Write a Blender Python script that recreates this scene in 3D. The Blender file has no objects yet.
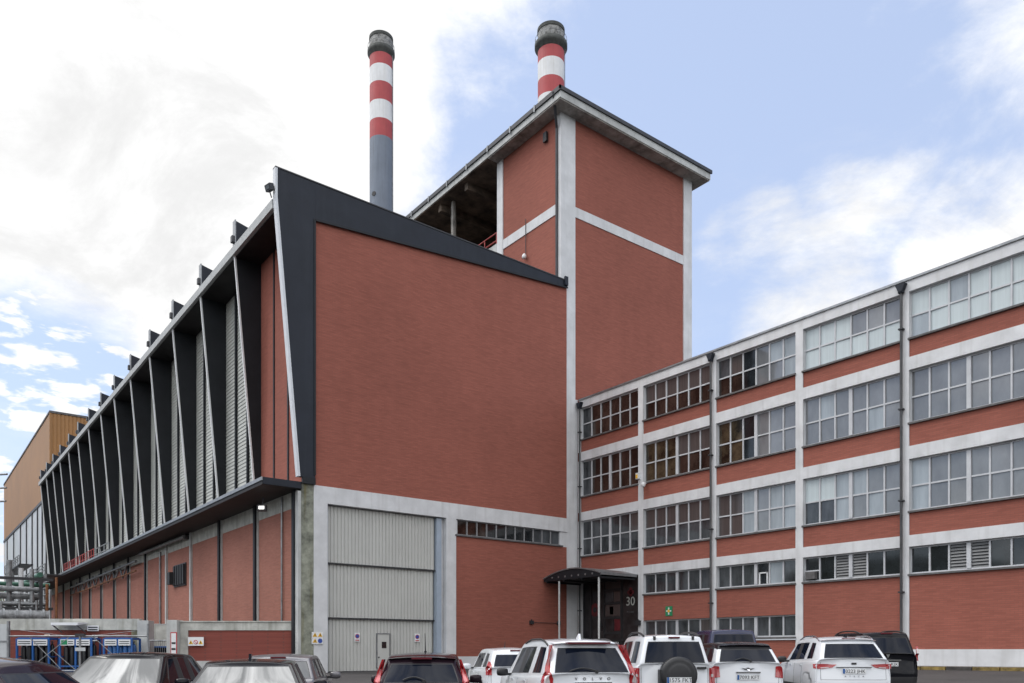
import bpy, bmesh, math, random
from mathutils import Vector, Matrix
from mathutils.bvhtree import BVHTree
random.seed(7)
scene = bpy.context.scene
COL = scene.collection
CZ = 1.6                      # eye height; building heights below are given above the eye ("h") and lifted by CZ
YAW = math.radians(37.4)      # the view runs 37.4 degrees clockwise of +Y; the hall front faces -Y, its long side -X
F = Vector((math.sin(YAW), math.cos(YAW), 0)); R = Vector((math.cos(YAW), -math.sin(YAW), 0))

def gz(x, y):
    """height of the gently rising yard"""
    d = x*F.x + y*F.y; l = x*R.x + y*R.y
    def sp(v, s=1.5): return s*math.log(1+math.exp(max(-30, min(30, v/s)))) if v/s < 30 else v
    return 0.0156*(min(sp(d-14), 50)) + 0.029*min(sp(l), 24)
def ud(u, d):
    """ground point a given distance ahead, u counted sideways like a bearing"""
    return F*d + R*((u-512)/800.0*d)

# ------------------------------------------------------------------ materials
MATS = {}
def new_mat(name):
    m = bpy.data.materials.new(name); m.use_nodes = True; MATS[name] = m
    nt = m.node_tree; b = nt.nodes['Principled BSDF']
    return m, nt, b
def mat(name, col, rough=.6, metal=0, var=.12, scale=(1,1,1), nscale=2.0, bump=0, spec=.5, coat=0, emit=None, col2=None, streak=0, dark=None):
    m, nt, b = new_mat(name); N = nt.nodes; Lk = nt.links
    b.inputs['Roughness'].default_value = rough; b.inputs['Metallic'].default_value = metal
    b.inputs['Specular IOR Level'].default_value = spec; b.inputs['Coat Weight'].default_value = coat
    b.inputs['Coat Roughness'].default_value = .03
    if emit: b.inputs['Emission Color'].default_value = (*col, 1); b.inputs['Emission Strength'].default_value = emit
    tc = N.new('ShaderNodeNewGeometry'); mp = N.new('ShaderNodeMapping'); mp.inputs['Scale'].default_value = scale
    nz = N.new('ShaderNodeTexNoise'); nz.inputs['Scale'].default_value = nscale; nz.inputs['Detail'].default_value = 6; nz.inputs['Roughness'].default_value = .65
    Lk.new(tc.outputs['Position'], mp.inputs['Vector']); Lk.new(mp.outputs[0], nz.inputs['Vector'])
    mr = N.new('ShaderNodeMapRange'); mr.inputs['From Min'].default_value = .3; mr.inputs['From Max'].default_value = .7
    mr.inputs['To Min'].default_value = 0; mr.inputs['To Max'].default_value = 1
    Lk.new(nz.outputs['Fac'], mr.inputs['Value'])
    mx = N.new('ShaderNodeMix'); mx.data_type = 'RGBA'
    c2 = col2 if col2 else tuple(c*(1-var*2) for c in col)
    c1 = tuple(min(1, c*(1+var*.5)) for c in col)
    mx.inputs['A'].default_value = (*c2, 1); mx.inputs['B'].default_value = (*c1, 1)
    Lk.new(mr.outputs[0], mx.inputs['Factor'])
    out = mx.outputs['Result']
    if streak:   # rain streaks: noise stretched down the wall
        mp2 = N.new('ShaderNodeMapping'); mp2.inputs['Scale'].default_value = (2.2, 2.2, .12)
        n2 = N.new('ShaderNodeTexNoise'); n2.inputs['Scale'].default_value = 1.6; n2.inputs['Detail'].default_value = 5
        Lk.new(tc.outputs['Position'], mp2.inputs['Vector']); Lk.new(mp2.outputs[0], n2.inputs['Vector'])
        r2 = N.new('ShaderNodeMapRange'); r2.inputs['From Min'].default_value = .52; r2.inputs['From Max'].default_value = .75; r2.inputs['To Max'].default_value = streak
        Lk.new(n2.outputs['Fac'], r2.inputs['Value'])
        m2 = N.new('ShaderNodeMix'); m2.data_type = 'RGBA'; m2.inputs['B'].default_value = (*(dark or tuple(c*.35 for c in col)), 1)
        Lk.new(out, m2.inputs['A']); Lk.new(r2.outputs[0], m2.inputs['Factor']); out = m2.outputs['Result']
    Lk.new(out, b.inputs['Base Color'])
    if bump:
        bp = N.new('ShaderNodeBump'); bp.inputs['Strength'].default_value = bump; bp.inputs['Distance'].default_value = .02
        Lk.new(nz.outputs['Fac'], bp.inputs['Height']); Lk.new(bp.outputs[0], b.inputs['Normal'])
    return m
def brick(name, c1, c2, mort, blotch=.25):
    m, nt, b = new_mat(name); N = nt.nodes; Lk = nt.links
    b.inputs['Roughness'].default_value = .85; b.inputs['Specular IOR Level'].default_value = .25
    g = N.new('ShaderNodeNewGeometry'); sx = N.new('ShaderNodeSeparateXYZ'); Lk.new(g.outputs['Position'], sx.inputs[0])
    ad = N.new('ShaderNodeMath'); ad.operation = 'ADD'; Lk.new(sx.outputs[0], ad.inputs[0]); Lk.new(sx.outputs[1], ad.inputs[1])
    cb = N.new('ShaderNodeCombineXYZ'); Lk.new(ad.outputs[0], cb.inputs[0]); Lk.new(sx.outputs[2], cb.inputs[1])
    bt = N.new('ShaderNodeTexBrick'); Lk.new(cb.outputs[0], bt.inputs['Vector'])
    bt.inputs['Scale'].default_value = 1; bt.inputs['Brick Width'].default_value = .3; bt.inputs['Row Height'].default_value = .082
    bt.inputs['Mortar Size'].default_value = .009; bt.inputs['Mortar Smooth'].default_value = .3; bt.inputs['Bias'].default_value = -.1
    bt.inputs['Color1'].default_value = (*c1, 1); bt.inputs['Color2'].default_value = (*c2, 1); bt.inputs['Mortar'].default_value = (*mort, 1)
    # uneven courses, long along the wall
    mp = N.new('ShaderNodeMapping'); mp.inputs['Scale'].default_value = (.5, 8, 1); Lk.new(cb.outputs[0], mp.inputs['Vector'])
    n1 = N.new('ShaderNodeTexNoise'); n1.inputs['Scale'].default_value = 1.5; n1.inputs['Detail'].default_value = 4; Lk.new(mp.outputs[0], n1.inputs['Vector'])
    n2 = N.new('ShaderNodeTexNoise'); n2.inputs['Scale'].default_value = .16; n2.inputs['Detail'].default_value = 5; n2.inputs['Roughness'].default_value = .6; Lk.new(cb.outputs[0], n2.inputs['Vector'])
    def mr(src, a, bb, lo, hi):
        r = N.new('ShaderNodeMapRange'); r.inputs['From Min'].default_value = a; r.inputs['From Max'].default_value = bb
        r.inputs['To Min'].default_value = lo; r.inputs['To Max'].default_value = hi; Lk.new(src, r.inputs['Value']); return r.outputs[0]
    f1 = mr(n1.outputs['Fac'], .3, .7, .93, 1.06); f2 = mr(n2.outputs['Fac'], .3, .7, 1-blotch*.5, 1+blotch*.35)
    mp3 = N.new('ShaderNodeMapping'); mp3.inputs['Scale'].default_value = (1.1, .045, 1); Lk.new(cb.outputs[0], mp3.inputs['Vector'])
    n3_ = N.new('ShaderNodeTexNoise'); n3_.inputs['Scale'].default_value = 1.0; n3_.inputs['Detail'].default_value = 5; Lk.new(mp3.outputs[0], n3_.inputs['Vector'])
    f3 = mr(n3_.outputs['Fac'], .3, .7, .965, 1.015)
    mp4 = N.new('ShaderNodeMapping'); mp4.inputs['Scale'].default_value = (1.2, 12.2, 1); Lk.new(cb.outputs[0], mp4.inputs['Vector'])
    wn = N.new('ShaderNodeTexNoise'); wn.inputs['Scale'].default_value = 1.0; wn.inputs['Detail'].default_value = 1; Lk.new(mp4.outputs[0], wn.inputs['Vector'])
    f4 = mr(wn.outputs['Fac'], .3, .7, .94, 1.05)
    mu0 = N.new('ShaderNodeMath'); mu0.operation = 'MULTIPLY'; Lk.new(f3, mu0.inputs[0]); Lk.new(f4, mu0.inputs[1])
    mu1 = N.new('ShaderNodeMath'); mu1.operation = 'MULTIPLY'; Lk.new(f1, mu1.inputs[0]); Lk.new(mu0.outputs[0], mu1.inputs[1])
    mu = N.new('ShaderNodeMath'); mu.operation = 'MULTIPLY'; Lk.new(mu1.outputs[0], mu.inputs[0]); Lk.new(f2, mu.inputs[1])
    vm = N.new('ShaderNodeVectorMath'); vm.operation = 'SCALE'; Lk.new(bt.outputs['Color'], vm.inputs[0]); Lk.new(mu.outputs[0], vm.inputs['Scale'])
    Lk.new(vm.outputs[0], b.inputs['Base Color'])
    bp = N.new('ShaderNodeBump'); bp.inputs['Strength'].default_value = .2; bp.inputs['Distance'].default_value = .01; bp.invert = True
    Lk.new(bt.outputs['Fac'], bp.inputs['Height']); Lk.new(bp.outputs[0], b.inputs['Normal'])
    return m

brick('brick', (.312,.104,.075), (.272,.090,.065), (.23,.095,.072), .2)
brick('brick_pale', (.345,.140,.102), (.305,.122,.088), (.28,.155,.125), .3)
brick('brick_maroon', (.235,.065,.05), (.20,.056,.044), (.16,.06,.05))
mat('white_paint', (.64,.645,.655), .7, var=.10, nscale=.8, streak=.4, dark=(.38,.375,.36), bump=.15)
mat('white_trim', (.62,.64,.67), .5, var=.05)
mat('roof_edge_grey', (.40,.41,.41), .6, var=.1)
mat('concrete', (.50,.50,.46), .85, var=.2, nscale=1.3, streak=.6, dark=(.14,.14,.10), bump=.25)
mat('concrete_pale', (.50,.51,.50), .85, var=.15, nscale=1.0, streak=.3, dark=(.2,.2,.18), bump=.2)
mat('concrete_green', (.30,.31,.25), .9, var=.35, nscale=1.8, streak=.9, dark=(.13,.11,.03), bump=.3)
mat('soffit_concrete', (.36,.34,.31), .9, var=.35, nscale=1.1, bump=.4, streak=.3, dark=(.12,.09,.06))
mat('soffit_dark', (.16,.12,.09), .9, var=.49, nscale=.9, bump=.8, scale=(1,1,1.6))  # loggia grime, with the shade inside put into the colour too
mat('black_metal', (.017,.021,.031), .5, var=.15, nscale=.7, spec=.25, streak=.25, dark=(.03,.035,.045))
mat('fin_black', (.014,.016,.020), .55, var=.2, nscale=.6, spec=.3)
mat('soffit_black', (.022,.02,.021), .6, var=.3, nscale=.8, spec=.3)
mat('grey_steel', (.28,.29,.30), .4, .6, var=.2, nscale=3)
mat('pipe_grey', (.32,.33,.34), .45, .3, var=.3, nscale=2.5, streak=.4)
mat('dark_steel', (.05,.05,.055), .5, .3, var=.2)
mat('gate_grey', (.50,.50,.475), .55, var=.05, nscale=.5, streak=.12, dark=(.22,.22,.22))
mat('jamb_blue', (.34,.40,.48), .5, var=.06)
mat('clad_pale', (.44,.45,.42), .5, var=.1, nscale=.5, streak=.35, dark=(.3,.3,.28))
mat('clad_white', (.52,.54,.55), .45, var=.1, nscale=.3, streak=.5, dark=(.4,.4,.4))
mat('orange_clad', (.32,.155,.048), .55, var=.10, nscale=.12, streak=.12)
mat('red_paint', (.42,.055,.05), .5, var=.1, nscale=.6, streak=.2)
mat('chim_red', (.40,.055,.06), .6, var=.08, nscale=.5, streak=.25)
mat('chim_white', (.70,.71,.72), .6, var=.08, nscale=.4, streak=.35, dark=(.42,.40,.36))
mat('chim_grey', (.155,.185,.235), .6, var=.07, nscale=.4, streak=.3)
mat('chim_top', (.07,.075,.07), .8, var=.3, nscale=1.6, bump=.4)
mat('chim_crown', (.34,.34,.33), .8, var=.49, nscale=2.2, bump=.4, col2=(.05,.05,.05))
mat('rust', (.25,.11,.05), .9, var=.3)
mat('pipe_dark', (.06,.062,.066), .5, var=.3, nscale=1.5)
mat('green_steel', (.05,.16,.11), .5, var=.2)
mat('blue_paint', (.015,.10,.33), .45, var=.1)
mat('cyl_black', (.012,.012,.015), .35, var=.1)
mat('cyl_blue', (.03,.13,.36), .4, var=.1)
mat('plain_white', (.72,.73,.74), .5, var=.04)
mat('sign_yellow', (.75,.42,.02), .5, var=.02)
mat('sign_blue', (.03,.07,.32), .5, var=.02)
mat('sign_red', (.45,.02,.03), .5, var=.02)
mat('sign_green', (.01,.22,.09), .5, var=.02)
mat('ink', (.02,.02,.022), .6, var=.02)
mat('lamp_glow', (1,.98,.92), .4, emit=1.6)
mat('glass_brown', (.045,.028,.022), .06, var=.5, scale=(.8,.8,.5), nscale=1.2, spec=.6)
mat('glass_ochre', (.075,.055,.033), .06, var=.5, nscale=1.2, spec=.6)
mat('glass_dark', (.020,.024,.028), .05, var=.4, nscale=1.0, spec=.6)
mat('glass_grey', (.185,.193,.203), .04, var=.22, scale=(.5,.5,.25), nscale=1.1, spec=1.0)
mat('glass_mid', (.075,.082,.09), .05, var=.4, scale=(1,1,.4), nscale=1.3, spec=.6)
mat('glass_pale', (.50,.56,.57), .25, var=.06, scale=(9,9,.2), nscale=1.4, spec=.5)
mat('louvre', (.17,.175,.18), .5, var=.1)
mat('window_frame', (.52,.53,.55), .5, var=.08)
mat('strip_frame', (.27,.27,.28), .5, var=.1)
mat('tail_pink', (.62,.16,.17), .12, var=.05, coat=1)
mat('sill_dark', (.13,.125,.125), .8, var=.25, nscale=3)
mat('poster', (.035,.032,.034), .4, var=.5, nscale=1.2)
mat('car_white', (.66,.68,.71), .28, var=.015, coat=.9)
mat('car_silver', (.13,.125,.135), .3, .3, var=.02, coat=.4)
mat('tail_dark', (.11,.01,.018), .2, var=.1)
mat('dull_red', (.14,.014,.02), .5, var=.3)
mat('car_black', (.008,.008,.011), .10, var=.03, spec=.12, coat=.12)
mat('car_plum', (.020,.011,.017), .10, var=.03, spec=.12, coat=.15)
mat('car_blue', (.010,.015,.055), .25, var=.03, spec=.35, coat=.5)
mat('car_grey', (.012,.012,.015), .12, var=.03, spec=.12, coat=.1)
mat('car_glass', (.006,.009,.018), .015, var=.1, spec=.2)
mat('screen_glass', (.02,.025,.03), .01, var=.1, spec=.8, coat=.35)
mat('black_plastic', (.018,.018,.02), .5, var=.1)
mat('tyre', (.02,.02,.02), .85, var=.15)
mat('rim_metal', (.45,.46,.48), .3, .8, var=.05)
mat('tail_red', (.34,.010,.014), .12, var=.05, coat=1)
mat('tail_clear', (.55,.50,.50), .12, var=.1, coat=1)
mat('chrome', (.7,.7,.72), .12, 1.0, var=.03)
mat('kerb_yellow', (.27,.19,.055), .85, var=.4, nscale=3)
mat('kerb_dark', (.06,.055,.05), .9, var=.3, nscale=3)
mat('pavement_mat', (.17,.155,.145), .9, var=.2, nscale=1.2, bump=.3)
mat('line_white', (.42,.42,.40), .8, var=.25, nscale=4)
mat('wood_green', (.030,.045,.018), .9, var=.45, nscale=.03, bump=.5)
m = mat('asphalt', (.055,.050,.049), .9, var=.22, nscale=.45, bump=0)
nt = m.node_tree; g = nt.nodes.new('ShaderNodeNewGeometry'); n = nt.nodes.new('ShaderNodeTexNoise'); n.inputs['Scale'].default_value = 45
nt.links.new(g.outputs['Position'], n.inputs['Vector']); bp = nt.nodes.new('ShaderNodeBump'); bp.inputs['Strength'].default_value = .5; bp.inputs['Distance'].default_value = .01
nt.links.new(n.outputs['Fac'], bp.inputs['Height']); nt.links.new(bp.outputs[0], nt.nodes['Principled BSDF'].inputs['Normal'])

# ------------------------------------------------------------------ mesh helpers
ORG = {}
def org(o):
    while o is not None:
        if o.name in ORG: return ORG[o.name]
        o = o.parent
    return Vector((0,0,0))
class MB:
    def __init__(s): s.v = []; s.f = []; s.m = []; s.sm = []
    def face(s, pts, m, smooth=False):
        i = len(s.v); s.v += [tuple(p) for p in pts]; s.f.append(tuple(range(i, i+len(pts)))); s.m.append(m); s.sm.append(smooth)
    def poly(s, vs, fs, m, smooth=False):
        i = len(s.v); s.v += [tuple(p) for p in vs]
        for f in fs: s.f.append(tuple(i+k for k in f)); s.m.append(m); s.sm.append(smooth)
    def box(s, x0, x1, y0, y1, z0, z1, m):
        x0, x1 = min(x0,x1), max(x0,x1); y0, y1 = min(y0,y1), max(y0,y1); z0, z1 = min(z0,z1), max(z0,z1)
        vs = [(x0,y0,z0),(x1,y0,z0),(x1,y1,z0),(x0,y1,z0),(x0,y0,z1),(x1,y0,z1),(x1,y1,z1),(x0,y1,z1)]
        s.poly(vs, [(0,3,2,1),(4,5,6,7),(0,1,5,4),(1,2,6,5),(2,3,7,6),(3,0,4,7)], m); return s
    def prism(s, pts, vec, m):
        """closed prism: polygon pts swept by vec"""
        n = len(pts); a = [Vector(p) for p in pts]; b = [p+Vector(vec) for p in a]
        s.poly(a+b, [tuple(range(n))[::-1], tuple(range(n, 2*n))]+[(i, (i+1)%n, n+(i+1)%n, n+i) for i in range(n)], m); return s
    def tube(s, p0, p1, r, m, n=10, r1=None, cap=True):
        p0, p1 = Vector(p0), Vector(p1); d = (p1-p0).normalized(); r1 = r if r1 is None else r1
        a = d.orthogonal().normalized(); b = d.cross(a)
        vs = [p0+(a*math.cos(t)+b*math.sin(t))*r for t in [2*math.pi*i/n for i in range(n)]]
        vs += [p1+(a*math.cos(t)+b*math.sin(t))*r1 for t in [2*math.pi*i/n for i in range(n)]]
        s.poly(vs, [(i, (i+1)%n, n+(i+1)%n, n+i) for i in range(n)], m, True)
        if cap: s.face(vs[:n][::-1], m); s.face(vs[n:], m)
        return s
    def bar(s, p0, p1, w, m):
        return s.tube(p0, p1, w*.7, m, n=4)
    def lathe(s, prof, m, n=28, c=(0,0,0), ax='z'):
        vs = []; k = len(prof)
        for r, z in prof:
            for i in range(n):
                t = 2*math.pi*i/n
                p = (r*math.cos(t), r*math.sin(t), z) if ax == 'z' else (z, r*math.cos(t), r*math.sin(t))
                vs.append((p[0]+c[0], p[1]+c[1], p[2]+c[2]))
        s.poly(vs, [(j*n+i, j*n+(i+1)%n, (j+1)*n+(i+1)%n, (j+1)*n+i) for j in range(k-1) for i in range(n)], m, True); return s
    def build(s, name, parent=None):
        me = bpy.data.meshes.new(name); o = bpy.data.objects.new(name, me); COL.objects.link(o)
        og = org(parent) if parent else Vector((0,0,0))
        me.from_pydata([(p[0]-og.x, p[1]-og.y, p[2]-og.z) for p in s.v], [], s.f)
        slots = []
        for mm in s.m:
            if mm not in slots: slots.append(mm); me.materials.append(MATS[mm])
        for p, mm, sm in zip(me.polygons, s.m, s.sm): p.material_index = slots.index(mm); p.use_smooth = sm
        me.validate(); bm = bmesh.new(); bm.from_mesh(me); bmesh.ops.recalc_face_normals(bm, faces=bm.faces); bm.to_mesh(me); bm.free()
        if parent: o.parent = parent
        return o
def thing(name, label, cat, loc, rz=0, group=None, world=True):
    o = bpy.data.objects.new(name, None); COL.objects.link(o); o.empty_display_size = .3
    o.location = loc; o.rotation_euler = (0,0,rz); o['label'] = label; o['category'] = cat
    if group: o['group'] = group
    if world: ORG[o.name] = Vector(loc)
    return o
def tag(o, label, cat, group=None):
    o['label'] = label; o['category'] = cat
    if group: o['group'] = group
    return o
def setorg(o, loc):
    """give a one-mesh thing its origin at its base"""
    l = Vector(loc); o.data.transform(Matrix.Translation(-l)); o.location = l; return o
def text(name, s, size, parent, loc, rot, m, ext=.003, spacing=1.0, align='CENTER'):
    cu = bpy.data.curves.new(name, 'FONT'); cu.body = s; cu.size = size; cu.extrude = ext; cu.align_x = align; cu.align_y = 'CENTER'; cu.space_character = spacing; cu.resolution_u = 3
    t = bpy.data.objects.new(name, cu); COL.objects.link(t)
    bpy.context.view_layer.update(); dg = bpy.context.evaluated_depsgraph_get()
    me = bpy.data.meshes.new_from_object(t.evaluated_get(dg)); bpy.data.objects.remove(t)
    o = bpy.data.objects.new(name, me); COL.objects.link(o); me.materials.clear(); me.materials.append(MATS[m])
    og = org(parent) if parent else Vector((0,0,0))
    o.location = Vector(loc)-og; o.rotation_euler = rot; o.parent = parent
    return o

# ------------------------------------------------------------------ ground
def build_ground():
    xs = [-1500,-700,-300,-120] + [-60+3*i for i in range(55)] + [120,300,700,1500]
    ys = [-1500,-700,-300,-100] + [-45+3*i for i in range(60)] + [160,220,400,800,1500]
    vs = [(x, y, gz(x, y)) for y in ys for x in xs]; n = len(xs)
    fs = [(j*n+i, j*n+i+1, (j+1)*n+i+1, (j+1)*n+i) for j in range(len(ys)-1) for i in range(n-1)]
    b = MB(); b.poly(vs, fs, 'asphalt', True); o = b.build('ground'); o['kind'] = 'structure'
build_ground()
b = MB()   # wooded hills all round the valley, one sheet
NA, NR = 160, 9; vs = []
for i in range(NA):
    a = 2*math.pi*i/NA
    hh = 95+28*math.sin(a*3+1)+18*math.sin(a*7+2)+9*math.sin(a*17)
    for j in range(NR):
        t = j/(NR-1); r = 620+620*t
        z = hh*math.sin(t*math.pi*.62)/math.sin(math.pi*.5) - 3 + random.uniform(-3,3)*(j > 0)
        vs.append((r*math.cos(a), r*math.sin(a), z))
b.poly(vs, [(i*NR+j, ((i+1)%NA)*NR+j, ((i+1)%NA)*NR+j+1, i*NR+j+1) for i in range(NA) for j in range(NR-1)], 'wood_green', True)
b.build('hills')['kind'] = 'structure'

# ------------------------------------------------------------------ turbine hall
YF = 38.6
H = lambda h: h+CZ
hall = thing('industrial_hall', 'huge brick hall with black fascia, tall grey gate and slanting fins', 'building', (25, YF, 0))
GB = 0.2     # walls go down below the yard
# front wall, upper brick
b = MB(); b.prism([(16.8,YF,H(8.42)),(33.92,YF,H(8.42)),(33.92,YF,H(23.2)),(16.8,YF,H(21.95))], (0,.5,0), 'brick'); b.build('upper_wall', hall)
# white concrete frame: band, pillars, plinth
b = MB()
b.box(16.75,33.92,YF-.06,YF+.5,H(7.55),H(8.42),'white_paint')
b.box(16.75,17.5,YF-.06,YF+.75,-GB,H(7.55),'white_paint')
b.box(24.75,25.42,YF-.06,YF+.75,-GB,H(7.55),'white_paint')
b.box(25.42,33.92,YF-.05,YF+.5,-GB,H(-.375),'white_paint')
b.box(17.5,24.75,YF+.45,YF+.75,H(7.5),H(7.55),'white_paint')
b.build('frame', hall)
b = MB(); b.box(25.42,33.92,YF,YF+.5,H(-.375),H(6.58),'brick'); b.build('lower_wall', hall)
b = MB(); b.box(16.12,16.75,YF-.02,YF+.5,-GB,H(8.42),'concrete_green'); b.box(15.95,16.12,YF+.05,YF+.5,-GB,H(8.05),'concrete_pale'); b.build('corner_pillar', hall)
# strip window
w = MB()
w.box(25.42,33.5,YF+.05,YF+.14,H(7.5),H(7.55),'strip_frame'); w.box(25.42,33.5,YF+.05,YF+.14,H(6.66),H(6.71),'strip_frame')
n = 11; x0, x1 = 25.55, 33.35
w.box(25.42,x0,YF+.02,YF+.3,H(6.71),H(7.5),'white_paint'); w.box(x1,33.5,YF+.02,YF+.3,H(6.71),H(7.5),'white_paint')
for i in range(n+1):
    x = x0+(x1-x0)*i/n; w.box(x-.035,x+.035,YF+.06,YF+.15,H(6.71),H(7.5),'strip_frame')
win = w.build('window', hall)
p = MB()
for i in range(n):
    a = x0+(x1-x0)*i/n; m_ = 'glass_mid' if i > 7 else ('glass_brown' if i < 3 else 'glass_dark')
    p.face([(a,YF+.12,H(6.71)),(a+(x1-x0)/n,YF+.12,H(6.71)),(a+(x1-x0)/n,YF+.12,H(7.5)),(a,YF+.12,H(7.5))], m_)
p.build('pane', win)
p = MB(); p.box(25.35,33.55,YF-.1,YF+.3,H(6.58),H(6.66),'sill_dark'); p.build('sill', win)
# black fascia frame on the front
b = MB()
b.prism([(14.82,YF-.12,H(22.4)),(16.0,YF-.12,H(8.75)),(16.8,YF-.12,H(8.75)),(16.8,YF-.12,H(21.95)),(16.8,YF-.12,H(23.8)),(14.82,YF-.12,H(23.85))], (0,.28,0), 'black_metal')
b.prism([(16.803,YF-.12,H(21.95)),(33.9,YF-.12,H(23.2)),(33.9,YF-.12,H(23.58)),(16.803,YF-.12,H(23.8))], (0,.28,0), 'black_metal')
b.box(16.1,16.8,YF-.17,YF-.03,H(8.42),H(8.75),'fin_black')
b.prism([(16.72,YF-.16,H(8.9)),(16.82,YF-.16,H(8.9)),(16.82,YF-.16,H(21.95)),(16.72,YF-.16,H(21.95))], (0,.05,0), 'fin_black')
b.prism([(16.8,YF-.16,H(21.87)),(33.9,YF-.16,H(23.12)),(33.9,YF-.16,H(23.21)),(16.8,YF-.16,H(21.98))], (0,.06,0), 'fin_black')
b.box(33.6,33.85,YF-.25,YF-.12,H(23.25),H(23.8),'black_metal')
b.build('fascia', hall)
b = MB(); b.prism([(14.70,YF-.14,H(23.85)),(14.70,YF-.14,H(22.4)),(15.88,YF-.14,H(8.75)),(16.0,YF-.14,H(8.75)),(14.82,YF-.14,H(22.4)),(14.82,YF-.14,H(23.85))],(0,.32,0),'white_trim'); b.build('edge_trim', hall)
# coping line on top of the fascia
b = MB(); b.prism([(14.7,YF-.15,H(23.85)),(33.9,YF-.15,H(23.58)),(33.9,YF-.15,H(23.64)),(14.7,YF-.15,H(23.91))],(0,.36,0),'dark_steel'); b.build('coping', hall)
# roof, body
YE = 123.4
b = MB(); b.box(14.9,33.4,YF+.2,YE,H(22.0),H(22.3),'dark_steel'); b.build('roof', hall)
b = MB(); b.box(16.6,33.4,YF+.75,YE,-GB,H(22.0),'dark_steel'); b.build('core', hall)
# gate
gate = MB()
def ribs(mb, x0, x1, y, z0, z1, m, pitch=.2, dep=.045):
    n = int((x1-x0)/pitch); q = (x1-x0)/n; pts = []
    for i in range(n):
        a = x0+i*q; pts += [(a,y),(a+q*.62,y),(a+q*.72,y+dep),(a+q*.9,y+dep)]
    pts.append((x1,y))
    for (xa,ya),(xb,yb) in zip(pts, pts[1:]): mb.face([(xa,ya,z0),(xb,yb,z0),(xb,yb,z1),(xa,ya,z1)], m)
    mb.face([(x0,y,z0),(x1,y,z0),(x1,y+.1,z0),(x0,y+.1,z0)], m)
gate.box(17.5,24.75,YF+.62,YF+.72,-GB,H(7.5),'gate_grey'); gt = gate.build('gate', hall)
for (za, zb, yy) in ((H(4.56),H(7.5),YF+.26),(H(1.71),H(4.52),YF+.36),(H(-1.12),H(1.67),YF+.46)):
    q = MB(); ribs(q, 17.62, 24.12, yy, za, zb, 'gate_grey'); q.box(17.62,24.2,yy-.05,yy+.1,za-.07,za,'dark_steel'); q.build('gate_leaf', gt)  # dark strip along each leaf's lower edge stands in for its shadow
q = MB(); q.box(17.5,17.61,YF+.15,YF+.5,-GB,H(7.5),'jamb_blue'); q.build('jamb', gt); q = MB(); q.box(24.2,24.52,YF+.1,YF+.45,-GB,H(7.5),'jamb_blue'); q.box(24.52,24.75,YF+.3,YF+.6,-GB,H(7.5),'white_paint'); q.build('jamb', gt)
q = MB(); y = YF+.40
D = .31
q.box(20.30+D,21.02+D,y,y+.06,H(-1.0),H(.86),'gate_grey'); q.box(20.24+D,20.30+D,y-.02,y+.06,H(-1.0),H(.92),'grey_steel'); q.box(21.02+D,21.08+D,y-.02,y+.06,H(-1.0),H(.92),'grey_steel'); q.box(20.30+D,21.02+D,y-.02,y+.06,H(.86),H(.92),'grey_steel')
q.box(20.56+D,20.84+D,y-.015,y,H(.10),H(.45),'glass_dark'); q.box(20.34+D,20.40+D,y-.06,y,H(-.42),H(-.36),'dark_steel'); q.build('wicket_door', gt)

# fins along the long side
FY = [38.6,44.8,51.2,57.6,64.0,70.3,76.5,82.4,88.5,94.5,100.3,106.3,111.8,117.3,122.6]
for k, y in enumerate(FY[1:], 1):
    f = MB()
    f.prism([(14.86,y,H(22.0)),(16.02,y,H(8.5)),(16.5,y,H(8.5)),(16.5,y,H(22.0))],(0,.16,0),'fin_black')
    fo = f.build('fin', hall)
    e = MB(); e.prism([(14.77,y-.02,H(22.0)),(15.93,y-.02,H(8.5)),(16.02,y-.02,H(8.5)),(14.86,y-.02,H(22.0))],(0,.12,0),'plain_white'); e.build('edge_trim', fo)
    e = MB(); e.prism([(14.84,y,H(22.45)),(16.5,y,H(22.45)),(16.5,y,H(23.55)),(14.84,y,H(23.95))],(0,.35,0),'black_metal')
    e.box(14.66,14.84,y+.03,y+.3,H(22.75),H(23.1),'dark_steel'); e.bar((14.83,y+.15,H(23.05)),(15.0,y+.15,H(23.5)),.05,'dark_steel')
    e.box(14.81,14.87,y-.02,y+.37,H(22.45),H(24.0),'grey_steel'); e.build('fin_cap', fo)
b = MB(); b.box(14.66,14.86,YF+.2,YE,H(21.95),H(22.4),'roof_edge_grey'); b.build('roof_edge', hall)
b = MB(); b.box(14.86,16.6,YF+.2,YE,H(21.9),H(22.0),'soffit_black'); b.build('soffit', hall)
# recessed upper wall
def hlines(mb, x, y0, y1, z0, z1, m, pitch=.22, dep=.035):
    n = max(1, int((z1-z0)/pitch)); q = (z1-z0)/n
    for i in range(n):
        a = z0+i*q; mb.face([(x,y0,a),(x,y1,a),(x-dep,y1,a+q*.12),(x-dep,y0,a+q*.12)], m); mb.face([(x-dep,y0,a+q*.12),(x-dep,y1,a+q*.12),(x,y1,a+q),(x,y0,a+q)], m)
for k in range(len(FY)-1):
    ya, yb = FY[k]+.16, FY[k+1]; b = MB()
    if k == 0: b.box(16.3,16.6,ya,yb,H(8.3),H(21.9),'brick')
    else: hlines(b, 16.4, ya, yb, H(8.3), H(21.9), 'clad_pale')
    w_ = b.build('wall_panel', hall)
    e = MB()
    for t in (1/3, 2/3): yy = ya+(yb-ya)*t; e.box(16.24 if k else 16.25,16.42 if k else 16.3,yy-.08,yy+.08,H(8.3),H(21.9),'fin_black')
    e.build('divider', w_)
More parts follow.
